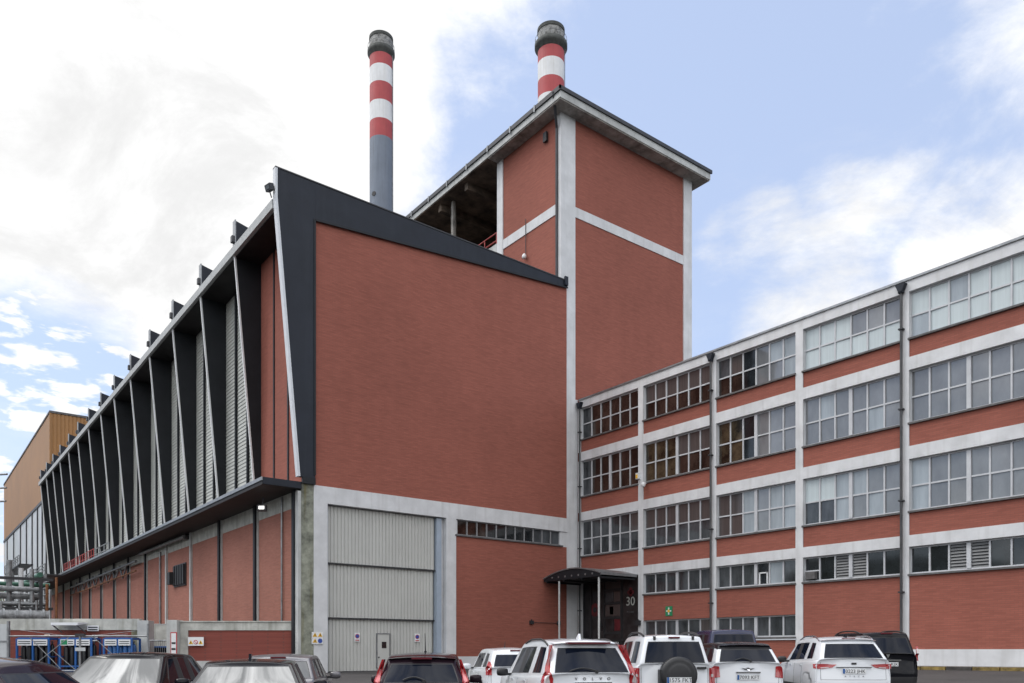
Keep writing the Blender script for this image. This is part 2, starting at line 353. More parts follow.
# projecting slab
b = MB(); b.box(14.1,16.6,YF,YE-.2,H(8.14),H(8.45),'soffit_black'); b.box(14.12,16.1,YF-.03,YF,H(8.16),H(8.5),'black_metal'); b.box(14.05,14.1,YF-.03,YE,H(8.33),H(8.5),'grey_steel')
sl = b.build('ledge', hall)
# lower long wall
for k in range(len(FY)-1):
    ya, yb = FY[k]+(.45 if k == 0 else .0), FY[k+1]
    b = MB(); b.box(16.08,16.6,ya,yb,-GB,H(7.3),'brick_pale'); b.build('wall_panel', hall)
    b = MB(); b.box(16.06,16.6,ya,yb,H(7.3),H(8.14),'concrete'); b.build('concrete_band', hall)
for k, y in enumerate(FY[:-1]):
    b = MB()
    if k in (3,4): b.box(15.93,16.1,y-.14,y+.14,-GB,H(8.14),'concrete_pale')
    else:
        yy = y if k else y+.58
        b.box(15.86,16.1,yy-.16,yy+.12,-GB,H(8.14),'fin_black'); b.box(15.98,16.1,yy-.26,yy-.16,-GB,H(8.14),'concrete_pale')
    b.build('pillar', hall)
b = MB(); b.tube((15.98,40.9,0),(15.98,40.9,H(8.1)),.05,'grey_steel'); b.build('drainpipe', hall)
b = MB(); b.tube((15.98,65.8,0),(15.98,65.8,H(7.6)),.07,'pipe_grey'); b.tube((15.7,58,H(7.9)),(15.7,71,H(7.9)),.13,'pipe_grey'); b.tube((15.7,58,H(7.9)),(16,58,H(7.9)),.2,'dark_steel'); b.build('pipe', hall)
# ventilation opening with louvre box
b = MB(); b.box(15.99,16.07,58.9,61.9,H(4.6),H(6.2),'dark_steel')
for i in range(5): b.box(15.86,15.99,59.0+i*.58,59.35+i*.58,H(4.7),H(6.1),'ink')
b.box(15.6,15.99,61.6,62.3,H(4.8),H(5.7),'ink'); b.build('ventilation_louvre', hall)
# ------------------------------------------------------------------ stair tower
tw = thing('brick_tower', 'tall red brick tower with white corner pillars and a wide flat overhanging roof', 'building', (39.8, YF, 0))
TX0, TX1, TH = 33.5, 46.1, 34.35
b = MB(); b.box(TX0+1.18,45.2,YF+.06,YF+.5,0,H(28.0),'brick'); b.box(TX0+1.18,45.2,YF+.06,YF+.5,H(28.65),H(TH),'brick')
b.box(TX0,TX0+.5,YF+.5,44.8,0,H(28.0),'brick'); b.box(TX0,TX0+.5,YF+.5,44.8,H(28.65),H(TH),'brick'); b.box(TX1-.5,TX1-.05,YF+.5,76,0,H(TH),'brick'); b.build('wall', tw)
b = MB(); b.box(TX0+1.18,45.2,YF+.01,YF+.5,H(28.0),H(28.65),'white_paint'); b.box(TX0-.05,TX0+.5,YF+.5,44.8,H(28.0),H(28.65),'white_paint'); b.build('band', tw)
b = MB(); b.box(TX0+1.18,34.9,YF+.03,YF+.3,0,H(16.2),'white_paint'); b.build('pilaster', tw)
for (xa, xb, ya, yb) in ((TX0-.06,TX0+1.18,YF+.01,YF+.5),(45.2,TX1,YF-.02,YF+.55),(TX0-.08,TX0+.5,44.8,45.45)):
    b = MB(); b.box(xa,xb,ya,yb,0,H(TH),'white_paint'); b.build('pillar', tw)
rf = MB(); rf.box(TX0-.95,TX1+.95,YF-.95,77,H(TH+.02),H(TH+.62),'concrete_pale'); rf = rf.build('roof', tw)
b = MB(); b.box(TX0-1.03,TX1+1.03,YF-1.03,77.05,H(TH+.62),H(TH+.72),'dark_steel'); b.box(TX0-1.05,TX0-.95,YF-1.05,77,H(TH+.42),H(TH+.7),'dark_steel'); b.box(TX0-1.05,TX1+1.05,YF-1.05,YF-.95,H(TH+.46),H(TH+.7),'dark_steel')
for i in range(14): b.box(TX0-1.09,TX0-1.04,40+i*2.6,40.12+i*2.6,H(TH+.3),H(TH+.72),'grey_steel')
b.build('gutter', rf)
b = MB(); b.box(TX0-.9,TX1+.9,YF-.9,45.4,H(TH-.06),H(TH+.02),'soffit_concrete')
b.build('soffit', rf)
# open loggia behind the tower front
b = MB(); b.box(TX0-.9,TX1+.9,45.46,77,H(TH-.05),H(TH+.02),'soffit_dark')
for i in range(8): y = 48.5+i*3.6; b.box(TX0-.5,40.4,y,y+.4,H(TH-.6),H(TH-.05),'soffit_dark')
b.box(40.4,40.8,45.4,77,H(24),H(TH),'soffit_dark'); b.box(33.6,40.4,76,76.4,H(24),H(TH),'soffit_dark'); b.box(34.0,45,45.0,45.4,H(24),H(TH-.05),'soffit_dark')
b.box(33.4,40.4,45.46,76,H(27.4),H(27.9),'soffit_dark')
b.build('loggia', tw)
b = MB(); b.box(33.45,33.7,45.46,51.5,H(27.2),H(28.7),'concrete_pale'); b.build('parapet', tw)
for y in (51.2, 57.5, 63.8, 70):
    b = MB(); b.box(33.5,33.7,y,y+.3,H(24),H(TH-.05),'soffit_concrete'); b.box(33.9,34.1,y+.5,y+.8,H(24),H(TH-.05),'rust' if y == 57.5 else 'soffit_concrete'); b.build('column', tw)
b = MB()
for z in (28.95, 29.5): b.tube((33.5,45.5,H(z)),(33.5,51.5,H(z)),.045,'red_paint',6)
for i in range(5): b.tube((33.5,45.6+i*1.45,H(28.6)),(33.5,45.6+i*1.45,H(29.5)),.04,'red_paint',6)
b.build('railing', tw)
b = MB(); b.tube((33.38,38.95,H(23.9)),(33.38,38.95,H(33.4)),.09,'dark_steel'); b.tube((33.38,38.95,H(33.4)),(32.75,38.4,H(34.35)),.09,'dark_steel'); b.tube((32.75,38.4,H(34.35)),(32.47,38.2,H(34.95)),.09,'dark_steel'); b.build('drainpipe', tw)
b = MB(); b.box(33.3,33.44,39.9,40.25,H(33.1),H(33.7),'ink'); b.build('vent', tw)
b = MB(); b.tube((33.42,42.2,H(26.6)),(33.42,42.2,H(29.0)),.025,'dark_steel',6); b.lathe([(0,-.02),(.13,0),(.16,.1),(.14,.22),(.07,.32),(0,.34)],'plain_white',12,(33.3,42.2,H(26.3)))
o = b.build('bulkhead_lamp'); setorg(o, (33.42,42.2,H(26.3))); tag(o, 'small white lamp on a cable on the tower side above the black fascia', 'lamp')

# ------------------------------------------------------------------ office wing
XW = 34.9
wing = thing('office_wing', 'four storey red brick office wing with white concrete bands and rows of windows', 'building', (XW+6, 14, 0))
CY = [38.47, 33.08, 27.75, 22.54, 17.38, 12.2, 7.1, 1.9, -3.3, -8.5]
rows = [(13.58,15.62,1),(9.90,12.20,2),(6.05,8.32,2),(3.30,4.50,3)]
b = MB(); b.box(XW+.45,XW+13,-8.7,38.45,-.2,H(16.1),'soffit_dark'); b.build('core', wing)
for za, zb in ((15.62,16.1),(12.20,12.76),(8.32,8.88),(4.50,5.0)): b = MB(); b.box(XW,XW+.45,-8.7,38.5,H(za),H(zb),'white_paint'); b.build('band', wing)
b = MB(); b.box(XW-.07,XW+13,-8.8,38.52,H(16.1),H(16.2),'grey_steel'); b.build('roof', wing)
for i, y in enumerate(CY):
    b = MB(); hw = .2 if i else .12; segs = [(-1.8,3.3+1.2)]
    zs = [(-1.8,4.5),(5.0,8.32),(8.88,12.2),(12.76,15.62)]
    for za, zb in zs: b = MB(); b.box(XW,XW+.45,y-hw,y+hw,H(za),H(zb),'white_paint'); b.build('pillar', wing)
brk = []
for i in range(len(CY)-1):
    y1, y0 = CY[i]-(.2 if i else .12), CY[i+1]+.2
    def wp(za, zb, m_='brick', dx=.05): b = MB(); b.box(XW+dx,XW+.45,y0,y1,za,H(zb),m_); b.build('wall_panel' if m_ == 'brick' else 'plinth', wing)
    for za, zb in ((12.76,13.5),(8.88,9.82),(5.0,5.97)): wp(H(za), zb)
    if i in (1,2): wp(H(1.75), 3.22); wp(H(-1.8), .57)
    elif i > 2: wp(H(.03), 3.22); wp(-.2, .03, 'white_paint', -.02)
def pane_kind(r, bay, c, top):
    """what shows behind each pane: blinds, dark rooms or louvres"""
    if r == 0:
        if bay == 0: return 'glass_mid' if c == 0 else 'glass_brown'
        if bay == 1: return ('glass_mid' if c == 0 else 'glass_m2') if top else 'glass_brown'
        if bay == 2: return ('glass_mid','glass_m2','glass_dark','glass_grey','glass_pale2','glass_pale2')[c] if top else ('glass_brown','glass_brown','glass_dark','glass_grey','glass_grey','glass_pale2')[c]
        if bay == 3: return ('glass_pale','glass_pale','glass_pale','glass_grey','glass_grey','glass_grey')[c] if top else 'glass_pale'
        return 'glass_pale'
    if r == 1:
        if bay == 0: return 'glass_brown' if c > 0 else 'glass_mid'
        if bay == 1: return ('glass_ochre' if c < 3 else 'glass_m2') if top else ('glass_ochre' if c < 3 else 'glass_brown')
        if bay == 2: return ('glass_ochre','glass_ochre','glass_dark','glass_grey','glass_grey','glass_grey')[c]
        return 'glass_grey'
    if r == 2:
        if bay == 0: return 'glass_mid'
        if bay == 1: return 'glass_m2' if top else 'glass_mid'
        if bay == 2: return ('glass_m2','glass_m2','glass_pale2','glass_grey','glass_pale2','glass_pale2')[c]
        if bay == 3: return ('glass_pale','glass_pale','glass_pale2','glass_pale2','glass_grey','glass_grey')[c] if top else ('glass_mid','glass_mid','glass_grey','glass_grey','glass_grey','glass_grey')[c]
        return 'glass_grey'
    if bay == 2: return ('glass_mid','glass_mid','glass_mid','glass_dark','glass_grey','glass_mid')[c]
    if bay >= 3: return 'louvre' if c in (2,3) else 'glass_dark'
    return 'glass_mid'
mat('glass_m2', (.085,.072,.070), .08, var=.15, scale=(7,7,.2), nscale=1.3, spec=.6)
mat('glass_pale2', (.33,.37,.40), .15, var=.12, scale=(2,2,.3), nscale=1.1, spec=.6)
def wing_window(y0, y1, za, zb, r, bay, tall=True, thick_mid=True, sill=True):
    X = XW+.22; f = MB(); t = .05
    f.box(X-.03,X+.06,y0,y1,zb-.07,zb,'window_frame'); f.box(X-.05,X+.06,y0,y1,za,za+.08,'window_frame')
    W_ = y1-y0; ys = [y1-W_*c/6 for c in range(7)]
    for c in range(7):
        hw = .035 if not (c == 3 and thick_mid) else .085
        f.box(X-.05-(.03 if hw > .05 else 0),X+.06,ys[c]-hw,ys[c]+hw,za+.08,zb-.07,'window_frame')
    zm = za+(zb-za)*.49
    if tall: f.box(X-.04,X+.06,y0+.03,y1-.03,zm-.035,zm+.035,'window_frame')
    if bay == 3 and r == 3: f.box(X-.04,X+.05,ys[1],ys[0],za+.5,za+.56,'window_frame'); f.box(X-.25,X,ys[1]+.15,ys[0]-.15,za+.12,za+.48,'sill_dark')
    if bay == 2 and r == 3: f.box(X-.06,X+.05,ys[4]+.12,ys[3]-.2,za+.62,za+.68,'plain_white'); f.box(X-.06,X+.05,ys[4]+.1,ys[4]+.16,za+.08,za+.68,'plain_white'); f.box(X-.06,X+.05,ys[3]-.24,ys[3]-.18,za+.08,za+.68,'plain_white')
    wo = f.build('window', wing); p = MB()
    for c in range(6):
        for top in ((True, False) if tall else (True,)):
            a, bb = (zm, zb-.07) if (top and tall) else (za+.08, zm if tall else zb-.07)
            k = pane_kind(r, bay, c, top)
            if random.random() < .10 and k in ('glass_grey','glass_mid'): k = 'glass_pale2' if k == 'glass_grey' else 'glass_m2'
            if k == 'glass_pale' and random.random() < .08: k = 'glass_pale2'
            ya, yb = ys[c+1], ys[c]; dx = random.uniform(-.016,.016); dz_ = random.uniform(-.01,.01)
            if k == 'louvre':
                n = 8
                for j in range(n):
                    q0, q1 = a+(bb-a)*j/n, a+(bb-a)*(j+.75)/n
                    p.face([(X-.03,ya,q0),(X-.03,yb,q0),(X+.03,yb,q1),(X+.03,ya,q1)],'louvre')
                p.face([(X+.035,ya,a),(X+.035,yb,a),(X+.035,yb,bb),(X+.035,ya,bb)],'ink')
            else: p.face([(X+.01+dx+dz_,ya,a),(X+.01-dx+dz_,yb,a),(X+.01-dx-dz_,yb,bb),(X+.01+dx-dz_,ya,bb)], k)
    p.build('pane', wo)
    if sill: s_ = MB(); s_.box(XW-.07,XW+.3,y0-.03,y1+.03,za-.08,za,'sill_dark'); s_.build('sill', wo)
for i in range(len(CY)-1):
    y1, y0 = CY[i]-(.2 if i else .12), CY[i+1]+.2
    for r, (za, zb, kind) in enumerate(rows):
        if i == 0 and r == 3: continue
        wing_window(y0, y1, H(za), H(zb), r, i, tall=(r < 3), thick_mid=(r > 0))
    if i in (1,2): wing_window(y0, y1, H(.65), H(1.75), 3, 1, tall=False)
b = MB(); b.box(XW-.05,XW+.4,22.72,27.5,H(.50),H(.65),'white_trim'); b.build('sill', wing)
b = MB(); b.box(XW-.16,XW,21.8,22.3,-.1,H(.62),'white_paint'); b.build('plinth_block', wing)
for y in (38.62-.3, 27.82, 17.46):
    b = MB(); x = XW-.12; zt = 15.55 if y > 38 else 15.6
    b.tube((x,y,0.2),(x,y,H(zt)),.058,'pipe_dark',10); b.prism([(x-.1,y-.1,H(zt)),(x+.1,y-.1,H(zt)),(x+.1,y+.1,H(zt)),(x-.1,y+.1,H(zt))],(0,0,.1),'black_metal')
    b.prism([(x-.13,y-.22,H(zt+.38)),(x-.13,y+.22,H(zt+.38)),(x-.13,y+.08,H(zt+.05)),(x-.13,y-.08,H(zt+.05))],(.24,0,0),'black_metal')
    for z in (2.5,6.5,10.5,14): b.box(x-.1,x+.12,y-.1,y+.1,H(z),H(z+.06),'dark_steel')
    b.build('drainpipe', wing)
# entrance: dark glazed front with posters in the first bay
ent = MB(); X = XW+.25; y0, y1 = 33.30, 38.33
ent.face([(X,y0,-.1),(X,y1,-.1),(X,y1,H(4.5)),(X,y0,H(4.5))],'poster')
for y in (y0+.05, 34.9, 36.4, 37.6, y1-.06): ent.box(X-.06,X,y-.05,y+.05,0,H(4.5),'ink')
for z in (3.75,2.9,2.0,1.05): ent.box(X-.05,X,34.9,36.4,H(z)-.07,H(z)+.07,'ink')
ent.box(X-.08,X,y0,y1,H(.55),H(.66),'ink')
eo = ent.build('entrance_front', wing)
q = MB()
for (a, c_, z0, z1, mm) in ((35.0,35.55,3.0,3.6,'glass_m2'),(35.6,36.3,3.0,3.6,'glass_mid'),(35.0,36.3,2.1,2.8,'glass_m2'),(35.0,35.5,1.2,1.9,'dull_red'),(35.6,36.25,1.2,1.9,'poster'),(35.6,35.9,2.2,2.7,'dull_red'),(34.95,36.3,3.8,4.3,'glass_m2')):
    q.box(X-.03,X-.004,a,c_,H(z0),H(z1),mm)
q.build('display_picture', eo)
q = MB(); q.tube((X-.03,37.25,H(2.55)),(X-.004,37.25,H(2.55)),.42,'dull_red',24); q.tube((X-.045,37.25,H(2.55)),(X-.032,37.25,H(2.55)),.17,'glass_mid',20)
q.prism([(X-.02,36.5,H(1.2)),(X-.02,36.8,H(1.2)),(X-.02,37.5,H(3.7)),(X-.02,37.15,H(3.7))],(.01,0,0),'glass_mid'); q.build('round_emblem', eo)
q = MB()
for (dy, dz) in ((.16,0),(-.16,0),(0,.17),(0,-.13),(0,0)): q.prism([(X-.03,34.12+dy+.14*math.cos(t),H(3.5)+dz+.14*math.sin(t)) for t in [i*math.pi*2/5 for i in range(5)]],(.02,0,0),'dull_red')
q.build('red_emblem', eo)
text('number', '30', .76, eo, (X-.04,34.12,H(2.93)), (math.pi/2,0,-math.pi/2), 'clad_pale', .008)
text('small_lettering', 'ACCESO', .16, eo, (X-.04,34.12,H(2.3)), (math.pi/2,0,-math.pi/2), 'glass_grey', .004)
q = MB()
for (a, c_) in ((35.15,36.0),): 
    for z in (H(-1.1),H(.45)): q.box(X-.1,X-.05,a,c_,z-.05,z+.05,'window_frame')
    q.box(X-.1,X-.05,a-.04,a+.04,H(-1.1),H(.5),'window_frame'); q.box(X-.1,X-.05,c_-.04,c_+.04,H(-1.1),H(.5),'window_frame')
    q.box(X-.08,X-.03,a+.04,c_-.04,H(-1.05),H(.4),'glass_dark')
for y in (33.9,34.5,36.6,37.1,37.7): q.box(X-.07,X-.02,y-.03,y+.03,H(-1.1),H(.5),'grey_steel')
q.build('glass_door', eo)
# canopy
cn = thing('entrance_canopy', 'low arched dark metal canopy on thin posts over the glazed entrance', 'canopy', (33.4,36,0))
b = MB(); NN = 14
def arc(t): return 4.40+.46*math.sin(math.pi*t)**.9
for i in range(NN):
    t0, t1 = i/NN, (i+1)/NN; ya, yb = 33.35+5.2*t0, 33.35+5.2*t1
    b.prism([(31.9,ya,H(arc(t0))),(31.9,yb,H(arc(t1))),(31.9,yb,H(arc(t1)+.07)),(31.9,ya,H(arc(t0)+.07))],(3.0,0,0),'grey_steel')
b.build('canopy_roof', cn)
b = MB()
for xx in (31.95, 33.4, 34.8):
    for i in range(NN):
        t0, t1 = i/NN, (i+1)/NN; ya, yb = 33.4+5.1*t0, 33.4+5.1*t1
        b.prism([(xx,ya,H(4.26)),(xx,yb,H(4.26)),(xx,yb,H(arc(t1)-.01)),(xx,ya,H(arc(t0)-.01))],(.05,0,0),'fin_black')
for y in (33.4,35.0,36.6,38.2): b.box(31.95,34.8,y,y+.08,H(4.16),H(4.26),'fin_black')
b.box(31.9,34.85,33.34,33.40,H(4.34),H(4.5),'grey_steel'); b.face([(31.95,33.4,H(4.255)),(34.8,33.4,H(4.255)),(34.8,38.5,H(4.255)),(31.95,38.5,H(4.255))],'fin_black')
for i in range(7): y = 34.1+i*.6; b.tube((31.93,y,H(4.45)),(31.96,y,H(4.45)),.06,'grey_steel',12)
b.build('truss', cn)
for y in (33.6, 37.1): b = MB(); b.tube((32.0,y,0.2),(32.0,y,H(4.2)),.06,'concrete_pale',12); b.build('post', cn)
# small things on the walls
def wall_box(name, label, cat, x0,x1,y0,y1,z0,z1, m, group=None):
    b = MB(); b.box(x0,x1,y0,y1,z0,z1,m); c = ((x0+x1)/2,(y0+y1)/2); b.box(c[0]-.03,c[0]+.03,c[1]-.03,c[1]+.03,z1,z1+.08,m)
    o = b.build(name); setorg(o, (c[0],c[1],z0)); return tag(o, label, cat, group)
wall_box('wall_lamp','small black box lamp on the brick wall left of the entrance canopy post','lamp',30.85,31.1,YF-.15,YF,H(1.6),H(1.82),'ink')
wall_box('wall_lamp','small black box lamp on the brick wall just beside the white tower pillar','lamp',33.08,33.3,YF-.15,YF,H(1.6),H(1.82),'ink')
wall_box('wall_lamp','small black box lamp on the white wing pillar right of the entrance','lamp',34.7,34.9,33.05,33.35,H(1.45),H(1.75),'ink')
b = MB(); b.tube((31.1,YF-.06,H(1.7)),(33.05,YF-.06,H(1.7)),.018,'ink',6); o = b.build('cable'); setorg(o,(31.1,YF-.06,H(1.7))); tag(o,'thin dark cable between two black box lamps on the brick wall','cable')
b = MB(); b.lathe([(0,-.18),(.1,-.15),(.14,-.05),(.14,.06),(.1,.1),(0,.1)],'plain_white',14,(34.62,32.6,H(9.72))); b.box(34.6,34.9,32.57,32.63,H(9.78),H(9.84),'plain_white'); b.lathe([(0,-.19),(.05,-.17),(.07,-.12)],'ink',10,(34.60,32.57,H(9.72)))
o = b.build('security_camera'); setorg(o,(34.9,32.6,H(9.7))); tag(o,'white dome security camera on the wing facade beside a white pillar','camera')
b = MB(); b.box(34.7,34.9,33.1,33.3,H(10.15),H(10.5),'plain_white'); b.box(34.68,34.7,33.13,33.27,H(10.18),H(10.4),'sign_yellow'); o = b.build('alarm_box'); setorg(o,(34.8,33.2,H(10.15))); tag(o,'small cream alarm box on the white pillar above the dome camera','box')
# green first aid sign on the wing
s = thing('first_aid_sign','square green sign with pale cross on the brick between two rows of windows','sign',(XW,30.9,H(1.95)))
b = MB(); b.box(XW+.01,XW+.045,30.65,31.15,H(1.95),H(2.5),'sign_green'); b.build('sign_board', s)
b = MB(); b.box(XW-.005,XW+.01,30.86,30.94,H(2.02),H(2.43),'plain_white'); b.box(XW-.005,XW+.01,30.72,30.855,H(2.19),H(2.27),'plain_white'); b.box(XW-.005,XW+.01,30.945,31.08,H(2.19),H(2.27),'plain_white')
b.prism([(XW-.008,30.9+.1*math.cos(t),H(2.23)+.1*math.sin(t)) for t in [i*math.pi/3 for i in range(6)]],(.01,0,0),'sign_yellow'); b.build('cross', s)
# gate signs
def no_parking(x, label):
    s = thing('no_parking_sign', label, 'sign', (x,YF+.4,H(.45))); b = MB(); y = YF+.42
    b.box(x-.16,x+.16,y-.03,y,H(.45),H(.92),'plain_white'); b.build('sign_board', s)
    b = MB(); b.tube((x,y-.04,H(.74)),(x,y-.032,H(.74)),.125,'sign_red',20); b.tube((x,y-.05,H(.74)),(x,y-.042,H(.74)),.095,'sign_blue',20); b.build('disc', s)
    b = MB(); b.box(x-.11,x+.11,y-.04,y-.032,H(.5),H(.55),'sign_red'); b.build('bar', s)
no_parking(19.4,'small white and blue no parking sign on the gate left of the small door')
no_parking(23.1,'small white and blue no parking sign on the gate right of the small door')
b = MB()
s = thing('warning_sign','white board with four warning symbols on the pillar left of the grey gate','sign',(16.95,YF-.1,H(.3)))
b.box(16.62,17.22,YF-.12,YF-.07,H(.30),H(.92),'plain_white'); b.build('sign_board', s)
for (cx, cz, mm) in ((16.78,.77,'t'),(17.06,.77,'t'),(16.78,.47,'t'),(17.06,.47,'c')):
    q = MB()
    if mm == 't': q.prism([(cx-.12,YF-.135,H(cz-.09)),(cx+.12,YF-.135,H(cz-.09)),(cx,YF-.135,H(cz+.12))],(0,.012,0),'sign_yellow'); q.box(cx-.02,cx+.02,YF-.142,YF-.136,H(cz-.06),H(cz+.05),'ink')
    else: q.tube((cx,YF-.135,H(cz)),(cx,YF-.123,H(cz)),.12,'sign_blue',20)
    q.build('symbol', s)
# lamps
def flood(name, label, p, dirv, lit=False):
    o = thing(name, label, 'lamp', p, world=False); z = Vector(dirv).normalized(); q = z.to_track_quat('Z','Y').to_matrix()
    b = MB(); b.box(-.22,.22,-.15,.15,-.18,.06,'dark_steel'); b.box(-.14,.14,-.08,.08,.06,.075,'lamp_glow' if lit else 'glass_mid')
    b.v = [tuple(q @ Vector(v)) for v in b.v]; b.build('housing', o)
    b = MB(); b.bar((0,0,0),(.15,0,-.45) if not lit else (0.1,0,.55),.045,'dark_steel'); b.build('bracket', o)
flood('floodlight','lit floodlight under the dark ledge at the near corner of the hall',(14.95,41.0,H(7.4)),(-.7,-.9,.1),True)
flood('floodlight','dark floodlight on top of the black fascia at the near roof corner',(14.45,YF+.1,H(22.85)),(-.9,-.2,-.3))
# red barriers left on the ledge
for i, y in enumerate((84,88.5,93,97.5)):
    b = MB()
    for z in (8.95,9.55): b.tube((14.5,y,H(z)),(14.5,y+3.6,H(z)),.035,'red_paint',6)
    for j in range(4): b.tube((14.5,y+j*1.2,H(8.45)),(14.5,y+j*1.2,H(9.6)),.04,'red_paint',6)
    o = b.build('safety_barrier'); setorg(o,(14.5,y,H(8.45))); tag(o,'red safety barrier standing in a row on the ledge below the fins','barrier','red barriers on the ledge')
b = MB()
for z in (8.75,9.3): b.tube((14.3,76,H(z)),(14.3,82,H(z)),.05,'pipe_grey',6)
for j in range(4): b.tube((14.3,76+j*2,H(8.45)),(14.3,76+j*2,H(9.3)),.05,'pipe_grey',6)
o = b.build('safety_railing'); setorg(o,(14.3,79,H(8.45))); tag(o,'pale metal railing on the ledge just nearer than the red barriers','railing')

# ------------------------------------------------------------------ chimneys
def chimney(u, d, r, top, bands, label, capr, mref):
    p = F*d + R*((u-512)/800*d); o = thing('chimney', label, 'chimney', (p.x,p.y,0)); x, y = p.x, p.y
    b = MB(); prev = 0
    for (z1, mm) in bands: b.lathe([(r*(1.0),H(prev) if prev else 0),(r,H(z1))], mm, 40, (x,y,0)); prev = z1
    for i in range(6): b.lathe([(r+.02,H(prev-4*i-5)),(r+.05,H(prev-4*i-4.97)),(r+.02,H(prev-4*i-4.94))],'chim_grey' if prev-4*i-5 < bands[0][0] else 'chim_red',40,(x,y,0)) if False else None
    b.build('shaft', o)
    b = MB(); b.lathe([(r,H(top-3.1)),(capr*.97,H(top-2.6)),(capr,H(top-2.5)),(capr,H(top-2.0)),(r*1.0,H(top-1.9))],'chim_top',40,(x,y,0)); b.build('gallery', o)
    b = MB()
    for pr_ in ([(r*.99,H(top-2.1)),(r*.99,H(top-.45))],[(r*.99,H(top-.45)),(r*1.04,H(top-.45))],[(r*1.04,H(top-.45)),(r*1.04,H(top))],[(r*1.04,H(top)),(r*.8,H(top))],[(r*.8,H(top)),(r*.8,H(top-1))]): b.lathe(pr_,'chim_crown' if pr_[0][1] < H(top-1) else 'chim_top',40,(x,y,0))
    b.build('crown', o)
    b = MB()
    for z in (top-1.3,):
        pts = [(x+capr*.97*math.cos(t),y+capr*.97*math.sin(t),H(z)) for t in [2*math.pi*i/28 for i in range(28)]]
        for a, c in zip(pts, pts[1:]+pts[:1]): b.tube(a, c, .03, 'grey_steel', 4, cap=False)
    for i in range(14): t = 2*math.pi*i/14; b.tube((x+capr*.97*math.cos(t),y+capr*.97*math.sin(t),H(top-2.1)),(x+capr*.97*math.cos(t),y+capr*.97*math.sin(t),H(top-1.3)),.025,'grey_steel',4,cap=False)
    b.build('railing', o)
    # ladder on the right side
    b = MB(); q = R*(r+.06) - F*.25
    for s_ in (-.22,.22):
        e = F*s_; b.tube((x+q.x+e.x,y+q.y+e.y,20),(x+q.x+e.x,y+q.y+e.y,H(top-1)),.035,'grey_steel',4)
    for i in range(90): z = H(top-2-i*.9); b.tube((x+q.x-F.x*.22,y+q.y-F.y*.22,z),(x+q.x+F.x*.22,y+q.y+F.y*.22,z),.03,'grey_steel',4,cap=False)
    b.build('ladder', o)
    b = MB()
    for t in (2,):
        w_ = -F*r*.99*math.cos(.5-.5*t) + R*r*.99*math.sin(.5-.5*t); b.tube((x+w_.x,y+w_.y,H(67.6 if t == 2 else 79)),(x+w_.x*1.04,y+w_.y*1.04,H(67.6 if t == 2 else 79)),.35 if t == 2 else .15,'ink',14)
    if mref: b.build('port', o)
k = (120-1.72)/800
chimney(381.2,120,1.72,(650-30)*k,[((650-134.5)*k,'chim_grey'),((650-117)*k,'chim_red'),((650-98.5)*k,'chim_white'),((650-80)*k,'chim_red'),((650-62.5)*k,'chim_white'),((650-43)*k,'chim_red')],'slim chimney with red and white bands above a long blue grey shaft',2.03,True)
k = (110-1.82)/800
chimney(551,110,1.82,(650-20.5)*k,[((650-128)*k,'chim_red'),((650-109)*k,'chim_white'),((650-91)*k-2,'chim_white'),((650-91)*k,'chim_white'),((650-74)*k,'chim_red'),((650-55.5)*k,'chim_white'),((650-36)*k,'chim_red')],'thicker red and white banded chimney rising right behind the tower roof',2.25,False)

# ------------------------------------------------------------------ far buildings
ob = thing('clad_building','tall orange brown sheet clad building at the far end of the hall','building',(27,160,0))
b = MB(); n = 60
b.box(17.1,38,131.1,195,0,H(33.9),'orange_clad'); b.build('core', ob)
b = MB(); ribs(b, 17.0, 38, 131.0, 0, H(34.0), 'orange_clad', .5, .06); b.box(17.0,17.1,131,195,0,H(34.0),'orange_clad'); b.build('cladding', ob)
b = MB(); b.box(16.9,38.1,130.9,195.1,H(33.95),H(34.25),'sill_dark'); b.box(16.93,17.1,130.93,131.1,0,H(33.95),'orange_clad'); b.build('roof', ob)
an = thing('clad_annexe','pale panelled annexe with dark vertical joints in front of the orange building','building',(20,150,0))
b = MB(); b.box(16.1,34,124.2,184,0,H(20.9),'clad_white'); b.build('wall', an)
b = MB(); b.box(15.95,34.1,124,184.2,H(20.9),H(21.3),'dark_steel')
b.build('roof', an)
for y in [127,131,136,142,149,157,167,178]: b = MB(); b.box(15.95,16.1,y-.2,y+.2,0,H(20.9),'dark_steel'); b.build('joint', an)
b = MB()
for i in range(3): b.tube((13.5,150+i,H(28-2*i)),(-9,196+i,H(31.5-2.4*i)),.16,'pipe_grey',6)
o = b.build('overhead_pipes'); setorg(o,(2,173,H(25))); tag(o,'three thin pale lines crossing in front of the orange clad building','pipes')
